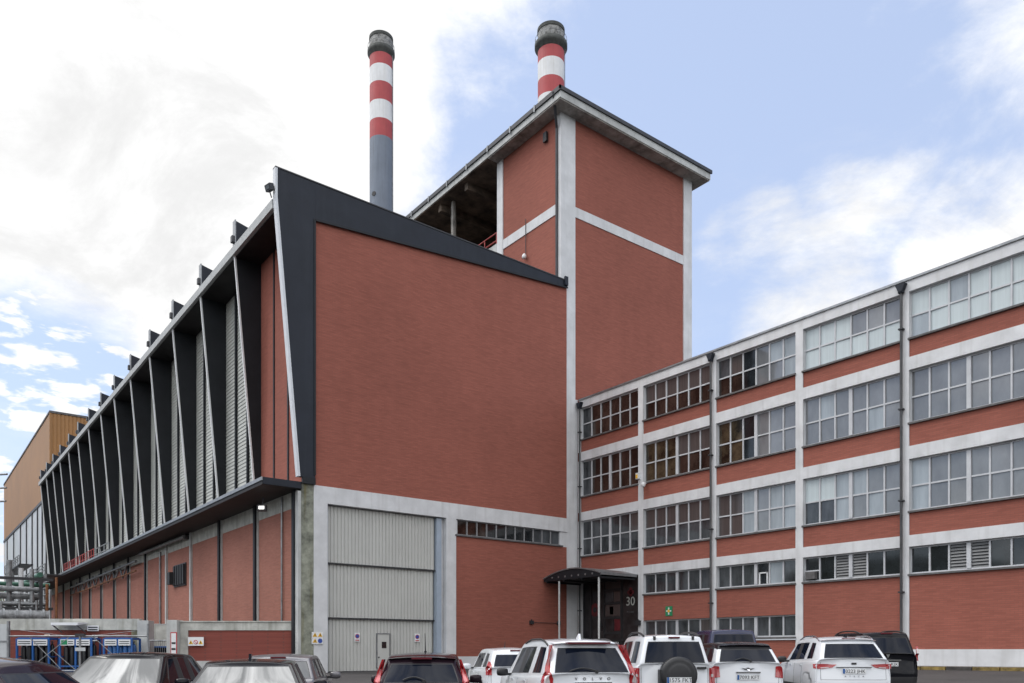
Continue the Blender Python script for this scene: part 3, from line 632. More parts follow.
# steel walkways and pipe rack
pr = thing('pipe_rack','raised grey pipe rack of several stacked pipes behind the concrete yard wall','pipe rack',(5,80,0))
for (z, r_, y, xa, xb, mm) in ((6.75,.5,80,-8,5.8,'pipe_grey'),(5.15,.22,79,-8,9.6,'pipe_grey'),(4.6,.28,79.6,-8,9.7,'pipe_grey'),(3.9,.2,79,-8,10,'grey_steel'),(2.85,.5,78,6.2,10,'pipe_grey'),(5.7,.18,81,-8,10.5,'green_steel'),(3.3,.3,80,-8,9,'pipe_grey')):
    b = MB(); b.tube((xa,y,H(z)),(xb,y,H(z)),r_,mm,14)
    for j in range(4): xx = xa+(xb-xa)*(j+.5)/4; b.tube((xx,y,H(z)),(xx+.15,y,H(z)),r_*1.25,'grey_steel',14)
    b.build('pipe', pr)
b = MB()
for x in (-6,-3,0,3,6,9.5):
    for y in (78.4,81.4): b.box(x-.13,x+.13,y-.13,y+.13,0,H(6.0),'dark_steel')
    for z in (2.2,3.55,4.85,6.0): b.box(x-.1,x+.1,78.4,81.4,H(z)-.1,H(z)+.1,'dark_steel')
for z in (3.5,6.0): b.box(-8,10.4,78.3,78.45,H(z)-.12,H(z)+.12,'dark_steel')
for i in range(12): x = -3+i*1.1+random.uniform(-.3,.3); b.tube((x,78.2,H(1.8)),(x,78.2,H(3.8+random.random())),.09,'pipe_grey',8)
b.build('support_frame', pr)
b = MB(); b.tube((7.3,79.5,0.3),(7.3,79.5,H(7.6)),.22,'pipe_grey',14); b.tube((8.2,79.8,0.3),(8.2,79.8,H(7.0)),.18,'chim_white',14); b.tube((8.9,79.0,0.3),(8.9,79.0,H(6.9)),.18,'pipe_grey',10); b.tube((10.6,78,0.3),(10.6,78,H(6.2)),.10,'rust',8); b.tube((9.9,78,1),(9.9,78,H(5.6)),.12,'rust',8); b.build('riser', pr)
wk = thing('steel_walkway','pale steel stairs and walkway with handrails at the far end of the hall','walkway',(13,112,0))
b = MB()
for (z0, ya, yb, x) in ((8.3,100,122,13.2),(11.3,122,140,13.0)):
    b.box(x-.7,x+.9,ya,yb,H(z0)-.15,H(z0),'dark_steel')
    for z in (.4,.75,1.1): b.tube((x-.7,ya,H(z0+z)),(x-.7,yb,H(z0+z)),.06,'pipe_grey',6)
    for i in range(10): yy = ya+(yb-ya)*i/9; b.tube((x-.7,yy,H(z0)),(x-.7,yy,H(z0+1.1)),.06,'pipe_grey',6)
b.build('deck', wk)
b = MB()
for y in (100,108,116,124,132,140): b.box(12.4,12.65,y-.12,y+.12,0,H(8.3 if y < 122 else 11.3),'pipe_grey'); b.bar((12.5,y,H(4)),(12.5,y+6,H(8)),.12,'pipe_grey')
for z in (5.2,5.9,6.6,7.2): b.tube((12.3,96,H(z)),(12.3,112,H(z)),.09,'pipe_grey',6)
b.tube((11.8,98,H(8.0)),(11.8,140,H(8.0)),.28,'green_steel',10); b.build('support_frame', wk)
b = MB()
for i in range(9): b.bar((15.8,76+i*3.2,H(7.6)),(15.8,78+i*3.2,H(6.4)),.1,'grey_steel'); b.bar((15.8,78+i*3.2,H(6.4)),(15.8,79.2+i*3.2,H(7.6)),.1,'grey_steel')
b.tube((15.6,72,H(7.4)),(15.6,104,H(7.2)),.1,'grey_steel',8); b.tube((15.6,72,H(6.6)),(15.6,104,H(6.3)),.07,'rust',8)
o = b.build('pipe_bracket'); setorg(o,(15.7,88,H(6.3))); tag(o,'zigzag steel bracing with thin pipes under the dark ledge of the hall','bracket')

# ------------------------------------------------------------------ yard walls (set square to the view direction)
RZ = -YAW
def yard(name, label, cat, u, d, group=None):
    p = ud(u, d); g_ = gz(p.x, p.y); return thing(name, label, cat, (p.x,p.y,g_), RZ, group, world=False), g_
LX = lambda u, u0, d: (u-u0)/800*d      # metres to the right of the thing's origin
o, g_ = yard('yard_wall','concrete yard wall with a large maroon brick panel beside the hall corner','wall',236,41.0)
d = 41; a = LX(169.5,236,d); e = LX(303.5,236,d); zt = H(1.43)-g_
b = MB(); b.box(LX(189,236,d)-.05,e,-.0,.35,zt-.42,zt,'concrete'); b.box(LX(296.5,236,d),e,.0,.35,-.5,zt-.42,'concrete_pale'); b.box(LX(180,236,d),LX(189,236,d)-.05,0,.35,-.5,zt,'concrete'); b.box(LX(189,236,d)-.05,LX(296.5,236,d),.0,.35,-.5,H(-.56)-g_,'concrete_pale')
b.box(LX(180,236,d),e,-.06,.4,zt,zt+.06,'concrete'); b.build('frame', o)
b = MB(); b.box(LX(189,236,d)-.05,LX(296.5,236,d),.05,.35,H(-.56)-g_,zt-.42,'brick_maroon'); b.build('brick_panel', o)
b = MB(); b.box(a,LX(180,236,d)-.01,-.35,.45,-.5,zt+.1,'concrete_pale'); b.build('pier', o)
o, g_ = yard('notice_board','tall narrow red and white notice on the concrete pier by the gateway','sign',174,40.55)
b = MB(); b.box(-.16,.16,-.04,0,H(-.75)-g_,H(.9)-g_,'sign_red'); b.build('sign_board', o)
b = MB(); b.box(-.12,.12,-.05,-.04,H(-.2)-g_,H(.85)-g_,'plain_white'); b.box(-.1,.1,-.058,-.051,H(0)-g_,H(.1)-g_,'ink'); b.box(-.1,.1,-.058,-.051,H(.3)-g_,H(.4)-g_,'ink'); b.build('notice', o)
o, g_ = yard('warning_sign','wide white warning board with three symbols on the maroon brick panel','sign',196,40.9)
b = MB(); b.box(-.4,.4,-.03,0,H(.22)-g_,H(.66)-g_,'plain_white'); b.build('sign_board', o)
zc = H(.4)-g_
for cx in (-.25,.25): q = MB(); q.prism([(cx-.11,-.045,zc-.09),(cx+.11,-.045,zc-.09),(cx,-.045,zc+.1)],(0,.012,0),'sign_yellow'); q.box(cx-.02,cx+.02,-.052,-.046,zc-.06,zc+.03,'ink'); q.build('symbol', o)
q = MB(); q.tube((0,-.045,zc),(0,-.033,zc),.11,'sign_red',20); q.tube((0,-.052,zc),(0,-.046,zc),.08,'plain_white',20); q.prism([(-.07,-.056,zc+.05),(-.05,-.056,zc+.07),(.07,-.056,zc-.05),(.05,-.056,zc-.07)],(0,.004,0),'sign_red'); q.build('symbol', o)
# far-left wall with brick lower part
o, g_ = yard('yard_wall','long stained concrete wall with brick base behind the blue gas cages','wall',75,44.0)
d = 44; zt = H(1.72)-g_
b = MB(); b.box(LX(-60,75,d),LX(139,75,d),0,.4,H(1.1)-g_,zt,'concrete'); b.box(LX(139,75,d),LX(150,75,d),-.2,.5,-.5,zt-.1,'concrete_pale'); b.build('frame', o)
b = MB(); b.box(LX(-60,75,d),LX(131,75,d),.05,.4,-.5,H(1.1)-g_,'brick_maroon'); b.box(LX(131,75,d),LX(139,75,d),.05,.4,-.5,H(1.1)-g_,'concrete_green'); b.build('brick_panel', o)
o, g_ = yard('yard_wall','low concrete wall set back behind the small gateway','wall',160,47.5)
b = MB(); b.box(-1.6,1.6,0,.3,-.5,H(1.5)-g_,'concrete'); b.box(-1.6,1.6,-.03,.33,H(1.5)-g_,H(1.56)-g_,'concrete_pale'); b.build('wall', o)
o, g_ = yard('metal_gate','low galvanised gate of tubes in the gap between the yard walls','gate',160,42.5)
b = MB(); z1 = H(.5)-g_
for z in (z1,.2): b.tube((-.55,0,z),(.5,0,z),.04,'grey_steel',8)
for x in (-.55,.5): b.tube((x,0,0),(x,0,z1),.045,'grey_steel',8)
b.build('frame', o); b = MB()
for i in range(9): b.tube((-.42+i*.11,0,.2),(-.42+i*.11,0,z1),.012,'grey_steel',5)
b.build('bars', o)
o, g_ = yard('wheeled_bin','dark bin with blue lid standing behind the small gate','bin',161,45)
b = MB(); b.prism([(-.45,-.4,.1),(.45,-.4,.1),(.52,-.48,1.25),(-.52,-.48,1.25)],(0,.8,0),'car_black'); b.build('body', o)
b = MB(); b.box(-.56,.56,-.52,.4,1.25,1.33,'blue_paint'); b.box(-.1,.1,-.5,-.49,.7,.9,'plain_white'); b.build('lid', o)
for x in (-.4,.4): b = MB(); b.tube((x-.05,.3,.1),(x+.05,.3,.1),.1,'tyre',12); b.build('wheel', o)
# gas cages
def cage(u0, u1, label, cyl, blue_body, heads):
    d = 42.3; uc = (u0+u1)/2; o, g_ = yard('gas_cage', label, 'cage', uc, d, None)
    w = LX(u1,u0,d)/2; t = H(.62)-g_; b = MB(); o.location = Vector(o.location)+F*.45
    for x in (-w, 0, w):
        for y in (-.45,.45): b.box(x-.045,x+.045,y-.045,y+.045,.02,t,'blue_paint')
    for y in (-.45,.45):
        for z in (.08,.3,t-.04): b.box(-w+.05,w-.05,y-.035,y+.035,z-.04,z+.04,'blue_paint')
    for x in (-w,w):
        for z in (.08,.8,t-.04): b.box(x-.03,x+.03,-.4,.4,z-.035,z+.035,'blue_paint')
    b.box(-w,w,-.4,.4,t,t+.04,'blue_paint'); b.box(-w,w,-.45,.45,.0,.05,'blue_paint')
    b.build('frame', o)
    for s_, (x0_, x1_) in enumerate(((-w+.06,-.05),(.05,w-.06))):
        b = MB(); b.box(x0_,x1_,-.52,-.5,t-.38,t-.06,'plain_white'); 
        if heads[s_]: b.box(x0_+.04,x0_+(x1_-x0_)*.5,-.528,-.522,t-.34,t-.1,heads[s_])
        for r_ in range(2): b.box(x0_+(x1_-x0_)*.55 if heads[s_] else x0_+.05,x1_-.05,-.528,-.522,t-.19-r_*.11,t-.15-r_*.11,'glass_mid')
        b.build('sign_board', o)
    # cylinders: things of their own
    for i in range(5):
        x = -w+.2+i*(2*w-.4)/4
        for y in (-.2,.2):
            p = o.matrix_basis @ Vector((0,0,0)) if False else Vector(o.location) + R*x + F*y
            if proto.get(cyl) is None:
                q = MB(); q.lathe([(0,0),(.12,0),(.125,.04),(.125,1.22),(.10,1.34),(.045,1.42),(.03,1.45)],cyl,16)
                c_ = q.build('gas_cylinder'); q = MB(); q.lathe([(.03,0),(.035,.05),(.06,.08),(.06,.13),(0,.14)],'grey_steel',10,(0,0,1.44)); v_ = q.build('valve', c_)
                proto[cyl] = (c_, v_)
            else:
                c0, v0 = proto[cyl]; c_ = c0.copy(); COL.objects.link(c_); v_ = v0.copy(); COL.objects.link(v_); v_.parent = c_
            c_.location = (p.x,p.y,o.location.z+.05)
            tag(c_, ('blue' if blue_body else 'black')+' gas cylinder standing in the '+label.split(' with ')[0].replace('blue gas cage','blue cage').strip(), 'gas cylinder', 'gas cylinders in the '+label.split(' with ')[0])
proto = {}
cage(17,49,'left blue gas cage with white header boards and black cylinders','cyl_black',False,(None,None))
cage(60,91.5,'middle blue gas cage with a green and white header board','cyl_black',False,('sign_green',None))
cage(104,132,'right blue gas cage with white header boards and blue cylinders','cyl_blue',True,(None,None))
o, g_ = yard('lamp_shelter','small white sloping shelter roof on the concrete wall above the cages','canopy',71.5,43.6)
z = H(1.45)-g_; b = MB(); b.prism([(-.72,-.7,z-.12),(-.72,.3,z+.0),(-.72,.3,z+.06),(-.72,-.7,z+.02)],(1.44,0,0),'plain_white'); b.build('roof', o)
for x in (-.65,.65): b = MB(); b.bar((x,.25,z-.5),(x,-.7,z-.1),.05,'grey_steel'); b.build('bracket', o)
def plate_sign(u, v0, v1, w, label, m2='glass_mid'):
    o, g_ = yard('wall_sign', label, 'sign', u, 43.9); z0, z1 = H((650-v1)*43.9/800)-g_, H((650-v0)*43.9/800)-g_
    b = MB(); b.box(-w/2,w/2,-.04,0,z0,z1,'plain_white'); b.build('sign_board', o); b = MB()
    n = 2 if w > .4 else 1
    for i in range(n): zz = z0+(z1-z0)*(i+.6)/(n+.4); b.box(-w*.42,w*.42,-.048,-.042,zz-.035,zz+.035,m2)
    b.build('lettering', o)
plate_sign(93.3,625.5,631,.62,'small white sign with grey lines on the concrete wall right of the white shelter roof')
plate_sign(95,635,641,.30,'small square white sign on the brick between the middle and right gas cage')
plate_sign(47.5,634.5,636.5,.28,'small yellow label on the brick above the left gas cage','sign_yellow')
o, g_ = yard('board_fence','pale grey board fence panel at the far left edge behind the dark car','fence',0,40)
b = MB(); w = LX(8,0,40)
for i in range(6): b.box(-2.0+i*.4,-1.98+i*.4+.37,0,.05,-.2,H(1.3)-g_,'clad_white')
b.build('boards', o); b = MB(); b.box(.37,.47,-.05,.08,-.2,H(1.45)-g_,'grey_steel'); b.box(-2,.37,-.04,0,H(.4)-g_,H(.47)-g_,'grey_steel'); b.build('post', o)
# tube fence with braces
o, g_ = yard('tube_fence','grey tubular site fence with diagonal braces in front of the gas cages','fence',80,38.5)
d = 38.5; top = H(.67)-g_; lo = H(-1.0)-g_; b = MB()
b.tube((LX(8,80,d),0,top),(LX(148,80,d),0,top),.035,'grey_steel',8); b.tube((LX(52,80,d),0,lo),(LX(148,80,d),0,lo),.035,'grey_steel',8); b.build('rail', o)
for u in (8,80,148): b = MB(); b.tube((LX(u,80,d),0,0),(LX(u,80,d),0,top+(.1 if u == 80 else .6 if u == 148 else .35)),.055,'grey_steel',10); b.build('post', o)
b = MB()
for (ua, za, uc, zc_) in ((28,top,60,lo+.1),(70,top,30,.35),(52,1.2,76,lo),(92,top,130,lo)): b.tube((LX(ua,80,d),.04,za),(LX(uc,80,d),.04,zc_),.018,'grey_steel',6)
b.build('brace', o)
b = MB(); b.box(LX(76,80,d),LX(86,80,d),-.08,-.03,H(-.05)-g_,H(.12)-g_,'clad_white'); b.box(-.2,.25,-.08,.08,top+.0,top+.12,'dark_steel'); b.build('label_plate', o)
b = MB()   # thin wires strung above the fence
o, g_ = yard('wire','thin wires strung from the shelter to the wall ends above the cages','wire',80,41.5)
for (ua, va, uc, vc) in ((20,630,75,637),(82,637,135,631),(82,638,128,634)):
    b.tube((LX(ua,80,41.5),0,H((650-va)*41.5/800)-g_),(LX(uc,80,41.5),0,H((650-vc)*41.5/800)-g_),.014,'grey_steel',5)
b.build('strand', o)

# ------------------------------------------------------------------ pavement, kerb, bay lines
def strip(x0, x1, y0, y1, dz, step=2.0):
    ys = [y0]; 
    while ys[-1] < y1: ys.append(min(y1, ys[-1]+step))
    return ys
b = MB()
ys = strip(0,0,-9,38.5,0)
for ya, yb in zip(ys, ys[1:]): b.face([(33.55,ya,gz(33.5,ya)+.13),(34.92,ya,gz(33.5,ya)+.14),(34.92,yb,gz(33.5,yb)+.14),(33.55,yb,gz(33.5,yb)+.13)],'pavement_mat')
b.build('pavement')['kind'] = 'structure'
b = MB(); y = -9.0; i = 0
while y < 33:
    mm = 'kerb_yellow' if (i % 3) < 2 else 'kerb_dark'
    za, zb = gz(33.5,y), gz(33.5,y+.98)
    b.prism([(33.4,y,za-.1),(33.55,y,za-.1),(33.55,y,za+.135),(33.42,y,za+.135)],(0,.96,zb-za),mm); y += 1.0; i += 1
b.build('kerb')['kind'] = 'structure'

# ------------------------------------------------------------------ cars
TY = {}
def wheel_mesh(r):
    if r in TY: return TY[r]
    w = .205; b = MB()
    b.lathe([(r*.62,-w/2),(r*.93,-w/2),(r,-w*.36),(r,w*.36),(r*.93,w/2),(r*.62,w/2)],'tyre',28,ax='x')
    t = b.build('tyre'); b = MB()
    b.lathe([(0,w*.10),(r*.2,w*.12),(r*.22,w*.3)],'rim_metal',20,ax='x'); b.lathe([(r*.56,w*.1),(r*.63,w*.48),(r*.60,w*.5),(r*.56,w*.3)],'rim_metal',28,ax='x'); b.lathe([(0,.0),(r*.62,.0)],'ink',20,ax='x')
    b.lathe([(0,w*.42),(r*.13,w*.42),(r*.15,w*.3)],'rim_metal',14,ax='x')
    for i in range(5):
        a = 2*math.pi*i/5; c, s = math.cos(a), math.sin(a)
        def P(rr, ww, x): return (x, rr*c-ww*s, rr*s+ww*c)
        b.poly([P(r*.1,-r*.09,w*.28),P(r*.1,r*.09,w*.28),P(r*.6,r*.06,w*.34),P(r*.6,-r*.06,w*.34),P(r*.1,-r*.09,w*.4),P(r*.1,r*.09,w*.4),P(r*.6,r*.06,w*.44),P(r*.6,-r*.06,w*.44)],[(4,5,6,7),(0,1,5,4),(1,2,6,5),(2,3,7,6),(3,0,4,7)],'rim_metal')
    m_ = b.build('rim'); TY[r] = (t.data, m_.data); bpy.data.objects.remove(t); bpy.data.objects.remove(m_); return TY[r]

def car(name, label, u, d, phi, L, W, Ht, paint, segs, belt=(.97,.92), hood=(.98,.72), wr=.80, rear_bow=.12, roofpaint=None, glass_x=.82,
        tall_light=False, trim=True, wheel=.33, dz=0.0, g1=.025, g2=.085, deck=None, roof_drop=(.05,.06)):
    """segs: (y at belt, y at roof, kind of the cell that follows) from tail to windscreen"""
    p = ud(u, d); root = thing(name, label, 'car', (p.x,p.y,gz(p.x,p.y)+dz), -(YAW+math.radians(phi)), world=False)
    hw = W/2; X = [-1,-.93,-glass_x,0,glass_x,.93,1]
    n = len(segs); st = [0.0]+[s[0] for s in segs]+[(segs[-1][0]+L)/2, L]; NS = len(st)
    lev = [.20,.46,.70,None]
    def zb(i):
        y = st[i]; yf = segs[-1][0]
        if i == 0: return (deck if deck else belt[0])-.03
        if y <= yf: return belt[0]+(belt[1]-belt[0])*y/yf if not (deck and i == 0) else deck
        return hood[0]+(hood[1]-hood[0])*((y-yf)/(L-yf))**1.6
    bm = bmesh.new(); V = {}
    def wfac(i, k):
        y = st[i]/L; t = 1-.10*max(0,(.18-y)/.18)**2-.14*max(0,(y-.78)/.22)**2
        return t*(.95,1.0,1.0,.965)[k]
    def low(i, j, k):
        key = ('l',i,j,k)
        if key not in V:
            f = X[j]; x = f*hw*wfac(i,k); y = st[i]; z = lev[k] if k < 3 else zb(i)
            if i == 0: y += .16*abs(f)**3 + (.03 if k == 0 else -.02 if k == 1 else .02 if k == 2 else .05)
            if i == NS-1: y -= .42*abs(f)**2.5 + (.06 if k == 0 else 0 if k == 1 else .05 if k == 2 else .22)
            if k == 3: z += .02*(1-f*f)
            if k == 3 and abs(f) > .99: z -= .03
            V[key] = bm.verts.new((x,y,z))
        return V[key]
    def gh(i, j, t):     # i is 1..n, t in 0..1 from belt to roof
        if t == 0: return low(i, j, 3)
        key = ('g',i,j,t)
        if key not in V:
            s = segs[i-1]; y = s[0]+(s[1]-s[0])*(t**1.05); f = X[j]
            zr = Ht-.035-(roof_drop[0] if i == 1 else roof_drop[1] if i == n else 0)
            rel = (i-1-(n-1)/2)/((n-1)/2); zr -= .04*rel*rel
            base = low(i, j, 3).co.z; z = base+(zr-base)*t
            x = f*hw*wfac(i,3)*(1-(1-wr)*t**1.35)
            c = 1-(f/.93)**2
            if i == 1: y -= rear_bow*c
            if i == n: y += rear_bow*1.6*c
            if t == 1: z += .055*c
            V[key] = bm.verts.new((x,y,z))
        return V[key]
    T = [0, 'a', 'b', 1]
    def tv(i, q):
        base = zb(i); h = Ht-.035-base
        return {0:0,'a':g1/h,'b':1-g2/h,1:1}[q]
    def G(i, j, q): return gh(i, j, round(tv(i,q),5))
    MI = ['paint','glass','side','shield','black','tail','roof']
    def fc(vs, m_):
        try: f = bm.faces.new(vs); f.material_index = MI.index(m_); f.smooth = True; return f
        except ValueError: return None
    # lower shell
    for k in range(3):
        mm = 'black' if (k == 0 and trim) else 'paint'
        for i in range(NS-1):
            fc([low(i,0,k),low(i,0,k+1),low(i+1,0,k+1),low(i+1,0,k)],mm); fc([low(i,6,k),low(i+1,6,k),low(i+1,6,k+1),low(i,6,k+1)],mm)
        for j in range(6):
            fc([low(0,j,k),low(0,j+1,k),low(0,j+1,k+1),low(0,j,k+1)],mm); fc([low(NS-1,j,k),low(NS-1,j,k+1),low(NS-1,j+1,k+1),low(NS-1,j+1,k)],mm)
    for i in range(NS-1):
        for j in range(6):
            fc([low(i,j,0),low(i+1,j,0),low(i+1,j+1,0),low(i,j+1,0)],'black')
            if not (1 <= i < n and 1 <= j <= 4): fc([low(i,j,3),low(i,j+1,3),low(i+1,j+1,3),low(i+1,j,3)],'paint')
    # greenhouse
    for q0, q1 in zip(T, T[1:]):
        gl = q0 == 'a'
        for i in range(1, n):
            kind = segs[i-1][2]; mm = 'paint'
            if gl: mm = {'glass':'side','pillar':'black','body':'paint'}[kind]
            if q0 == 'b' and roofpaint: mm = 'roof'
            fc([G(i,1,q0),G(i,1,q1),G(i+1,1,q1),G(i+1,1,q0)],mm); fc([G(i,5,q0),G(i+1,5,q0),G(i+1,5,q1),G(i,5,q1)],mm)
        for j in range(1, 5):
            mid = j in (2,3)
            fc([G(1,j,q0),G(1,j+1,q0),G(1,j+1,q1),G(1,j,q1)], ('glass' if gl and mid else 'roof' if (q0 == 'b' and roofpaint) else 'tail' if (gl and tall_light) else 'paint'))
            fc([G(n,j,q0),G(n,j,q1),G(n,j+1,q1),G(n,j+1,q0)], 'shield' if gl and mid else 'paint')
    for i in range(1, n):
        for j in range(1, 5): fc([G(i,j,1),G(i,j+1,1),G(i+1,j+1,1),G(i+1,j,1)],'roof')
    bmesh.ops.recalc_face_normals(bm, faces=bm.faces)
    cl = bm.edges.layers.float.new('crease_edge')
    def cr(a, c, v):
        e = bm.edges.get((a, c))
        if e: e[cl] = v
    for i in range(1, n):
        for j in (1,5):
            cr(G(i,j,0),G(i+1,j,0),.7); cr(G(i,j,1),G(i+1,j,1),.25); cr(G(i,j,'a'),G(i+1,j,'a'),.7); cr(G(i,j,'b'),G(i+1,j,'b'),.35)
    for i in (1,n):
        for j in range(1,5): cr(G(i,j,'a'),G(i,j+1,'a'),.7); cr(G(i,j,'b'),G(i,j+1,'b'),.5)
        for j in (2,4): cr(G(i,j,'a'),G(i,j,'b'),.5)
    for i in range(NS-1):
        for j in (0,6): cr(low(i,j,3),low(i+1,j,3),.3)
    for j in range(1,5):
        for i in (1,n): cr(G(i,j,0),G(i,j+1,0),.9); cr(G(i,j,1),G(i,j+1,1),.45)
    for q0, q1 in zip(T, T[1:]):
        for i in (1,n):
            for j in (1,5): cr(G(i,j,q0),G(i,j,q1),.3)
    for k in range(3):
        for i in (0,NS-1):
            for j in (0,6): cr(low(i,j,k),low(i,j,k+1),.2)
    me = bpy.data.meshes.new('shell'); bm.to_mesh(me); bm.free()
    names = {'paint':paint,'glass':'screen_glass' if deck else 'car_glass','side':'car_glass','shield':'screen_glass','black':'black_plastic','tail':'tail_red','roof':roofpaint or paint}
    for q in MI:
        sm_ = bpy.data.materials.get('slot_'+q) or bpy.data.materials.new('slot_'+q); me.materials.append(sm_)
    tmp = bpy.data.objects.new('shell', me); COL.objects.link(tmp)
    md = tmp.modifiers.new('s','SUBSURF'); md.levels = 2; md.render_levels = 2
    ywh = (.78, L-.86); cut = MB()
    for y in ywh:
        for s in (-1,1): cut.tube((s*(hw-.30),y,wheel),(s*(hw+.2),y,wheel),wheel+.065,'black_plastic',28)
    co = cut.build('cutter')
    bo = tmp.modifiers.new('b','BOOLEAN'); bo.operation = 'DIFFERENCE'; bo.object = co; bo.solver = 'EXACT'
    try: bo.material_mode = 'TRANSFER'
    except Exception: pass
    bpy.context.view_layer.update(); dg = bpy.context.evaluated_depsgraph_get()
    m2 = bpy.data.meshes.new_from_object(tmp.evaluated_get(dg))
    for tryk in range(3):
        xs_ = [v.co.z for v in m2.vertices]
        if xs_ and max(xs_) > Ht*.93 and sum(p_.area for p_ in m2.polygons) > 20: break
        if tryk == 0: bo.solver = 'FAST'
        elif tryk == 1: bo.solver = 'EXACT'; co.location.y += .013; co.location.z += .007
        else: tmp.modifiers.remove(bo)
        bpy.context.view_layer.update(); dg = bpy.context.evaluated_depsgraph_get(); m2 = bpy.data.meshes.new_from_object(tmp.evaluated_get(dg)); print('CAR RETRY', label[:30], tryk)
    slotnames = [(m_.name if m_ else 'x') for m_ in m2.materials]
    bpy.data.objects.remove(co); bpy.data.objects.remove(tmp)
    bm = bmesh.new(); bm.from_mesh(m2); bm.faces.ensure_lookup_table()
    for f in bm.faces: f.material_index = MI.index(slotnames[f.material_index][5:]) if slotnames[f.material_index].startswith('slot_') else 4
    bvh = BVHTree.FromBMesh(bm)
    def islands(mi):
        fs = {f for f in bm.faces if f.material_index == mi}; out = []
        while fs:
            s = [fs.pop()]; isl = list(s)
            while s:
                f = s.pop()
                for e in f.edges:
                    for g_ in e.link_faces:
                        if g_ in fs: fs.remove(g_); s.append(g_); isl.append(g_)
            out.append(isl)
        return out
    body = bpy.data.objects.new('body', None) if False else None
    kill = []
    for mi, nm in ((1,'rear_window'),(2,'side_window'),(3,'windscreen'),(5,'tail_light')):
        for isl in islands(mi):
            if nm != 'tail_light':
                r_ = bmesh.ops.inset_region(bm, faces=isl, thickness=.016, depth=-.004, use_even_offset=True)
                for f in r_['faces']: f.material_index = 4
                isl = [f for f in isl if f.is_valid and f.material_index == mi]
            nb = bmesh.new(); mp = {}
            for f in isl:
                for v in f.verts:
                    if v not in mp: mp[v] = nb.verts.new(v.co)
                try: q = nb.faces.new([mp[v] for v in f.verts]); q.smooth = True
                except ValueError: pass
            mm = bpy.data.meshes.new(nm); nb.to_mesh(mm); nb.free(); mm.materials.append(MATS[names[MI[mi]]])
            o = bpy.data.objects.new(nm, mm); COL.objects.link(o); o.parent = root; kill += isl
    bmesh.ops.delete(bm, geom=kill, context='FACES')
    bmm = bpy.data.meshes.new('body'); bm.to_mesh(bmm); bm.free()
    for q in MI: bmm.materials.append(MATS[names[q]])
    bo_ = bpy.data.objects.new('body', bmm); COL.objects.link(bo_); bo_.parent = root
    # wheels
    t_, r_ = wheel_mesh(wheel)
    for y in ywh:
        for s in (-1,1):
            w_ = bpy.data.objects.new('wheel', t_); COL.objects.link(w_); w_.parent = root; w_.location = (s*(hw-.13),y,wheel); w_.rotation_euler = (0,0,0 if s > 0 else math.pi)
            q = bpy.data.objects.new('rim', r_); COL.objects.link(q); q.parent = w_
    def hit(x, z, dr=(0,1,0), o_=None):
        for e in (.0013,.0071,-.0093,.02):
            h = bvh.ray_cast(Vector((x+e,-1.5,z+e*.7)), Vector((0,1,0)))
            if h[0]: return h[0], h[1]
        return Vector((x,.1,z)), Vector((0,-1,0))
    def patch(nm, pts, m_, off=.008, front=False, par=None):
        """a thin shell laid on the tail from its outline seen from behind"""
        nb = bmesh.new(); vs = [nb.verts.new((x,0,z)) for x, z in pts]; nb.faces.new(vs)
        bmesh.ops.triangulate(nb, faces=nb.faces)
        for _ in range(3): bmesh.ops.subdivide_edges(nb, edges=nb.edges[:], cuts=1, use_grid_fill=True)
        bmesh.ops.triangulate(nb, faces=nb.faces)
        for v in nb.verts:
            h, nn = bvh.ray_cast(Vector((v.co.x,(L+1.5) if front else -1.5,v.co.z)), Vector((0,-1 if front else 1,0)))[:2]
            y = h.y if h else (L-.3 if front else .3)
            if not front: y = min(y, hit(0, v.co.z)[0].y+.17)
            v.co.y = y+(off if front else -off)
        ex = bmesh.ops.extrude_face_region(nb, geom=nb.faces[:]); 
        for g_ in ex['geom']:
            if isinstance(g_, bmesh.types.BMVert): g_.co.y += (-off*.95 if front else off*.95)
        bmesh.ops.recalc_face_normals(nb, faces=nb.faces)
        mm = bpy.data.meshes.new(nm); nb.to_mesh(mm); nb.free(); mm.materials.append(MATS[m_])
        for q in mm.polygons: q.use_smooth = False
        o = bpy.data.objects.new(nm, mm); COL.objects.link(o); o.parent = par or root; return o
    gp = MB()
    def seam(pts, r=.0045):
        for a, c_ in zip(pts, pts[1:]): gp.tube(a, c_, r, 'ink', 4, cap=False)
    def sidept(s_, y, z):
        h = bvh.ray_cast(Vector((s_*2,y+.001,z+.0007)), Vector((-s_,0,0)))[0]; return (h.x, h.y, h.z) if h else None
    for s_ in (-1,1):
        for yy in [q[0] for q in segs[2:] if q[2] == 'pillar'][:1]+[segs[-2][0]-.02, max(1.22, segs[1][0]+.2)]:
            pts = [sidept(s_, yy, .34+(belt[1]-.36)*i/7) for i in range(8)]
            if all(pts): seam(pts)
    pts = [hit(-hw*.80+hw*1.6*i/10, .60)[0] for i in range(11)]; seam([(p_.x,p_.y-.001,.60) for p_ in pts])
    for s_ in (-1,1):
        pts = [hit(s_*hw*.80, .60+(belt[0]-.66)*i/6)[0] for i in range(7)]; seam([(p_.x,p_.y-.001,p_.z) for p_ in pts])
    gp.build('panel_gap', root)
    # mirrors
    zA = belt[1]+.07; yA = segs[-2][0]-.12 if len(segs) > 2 else 2.8
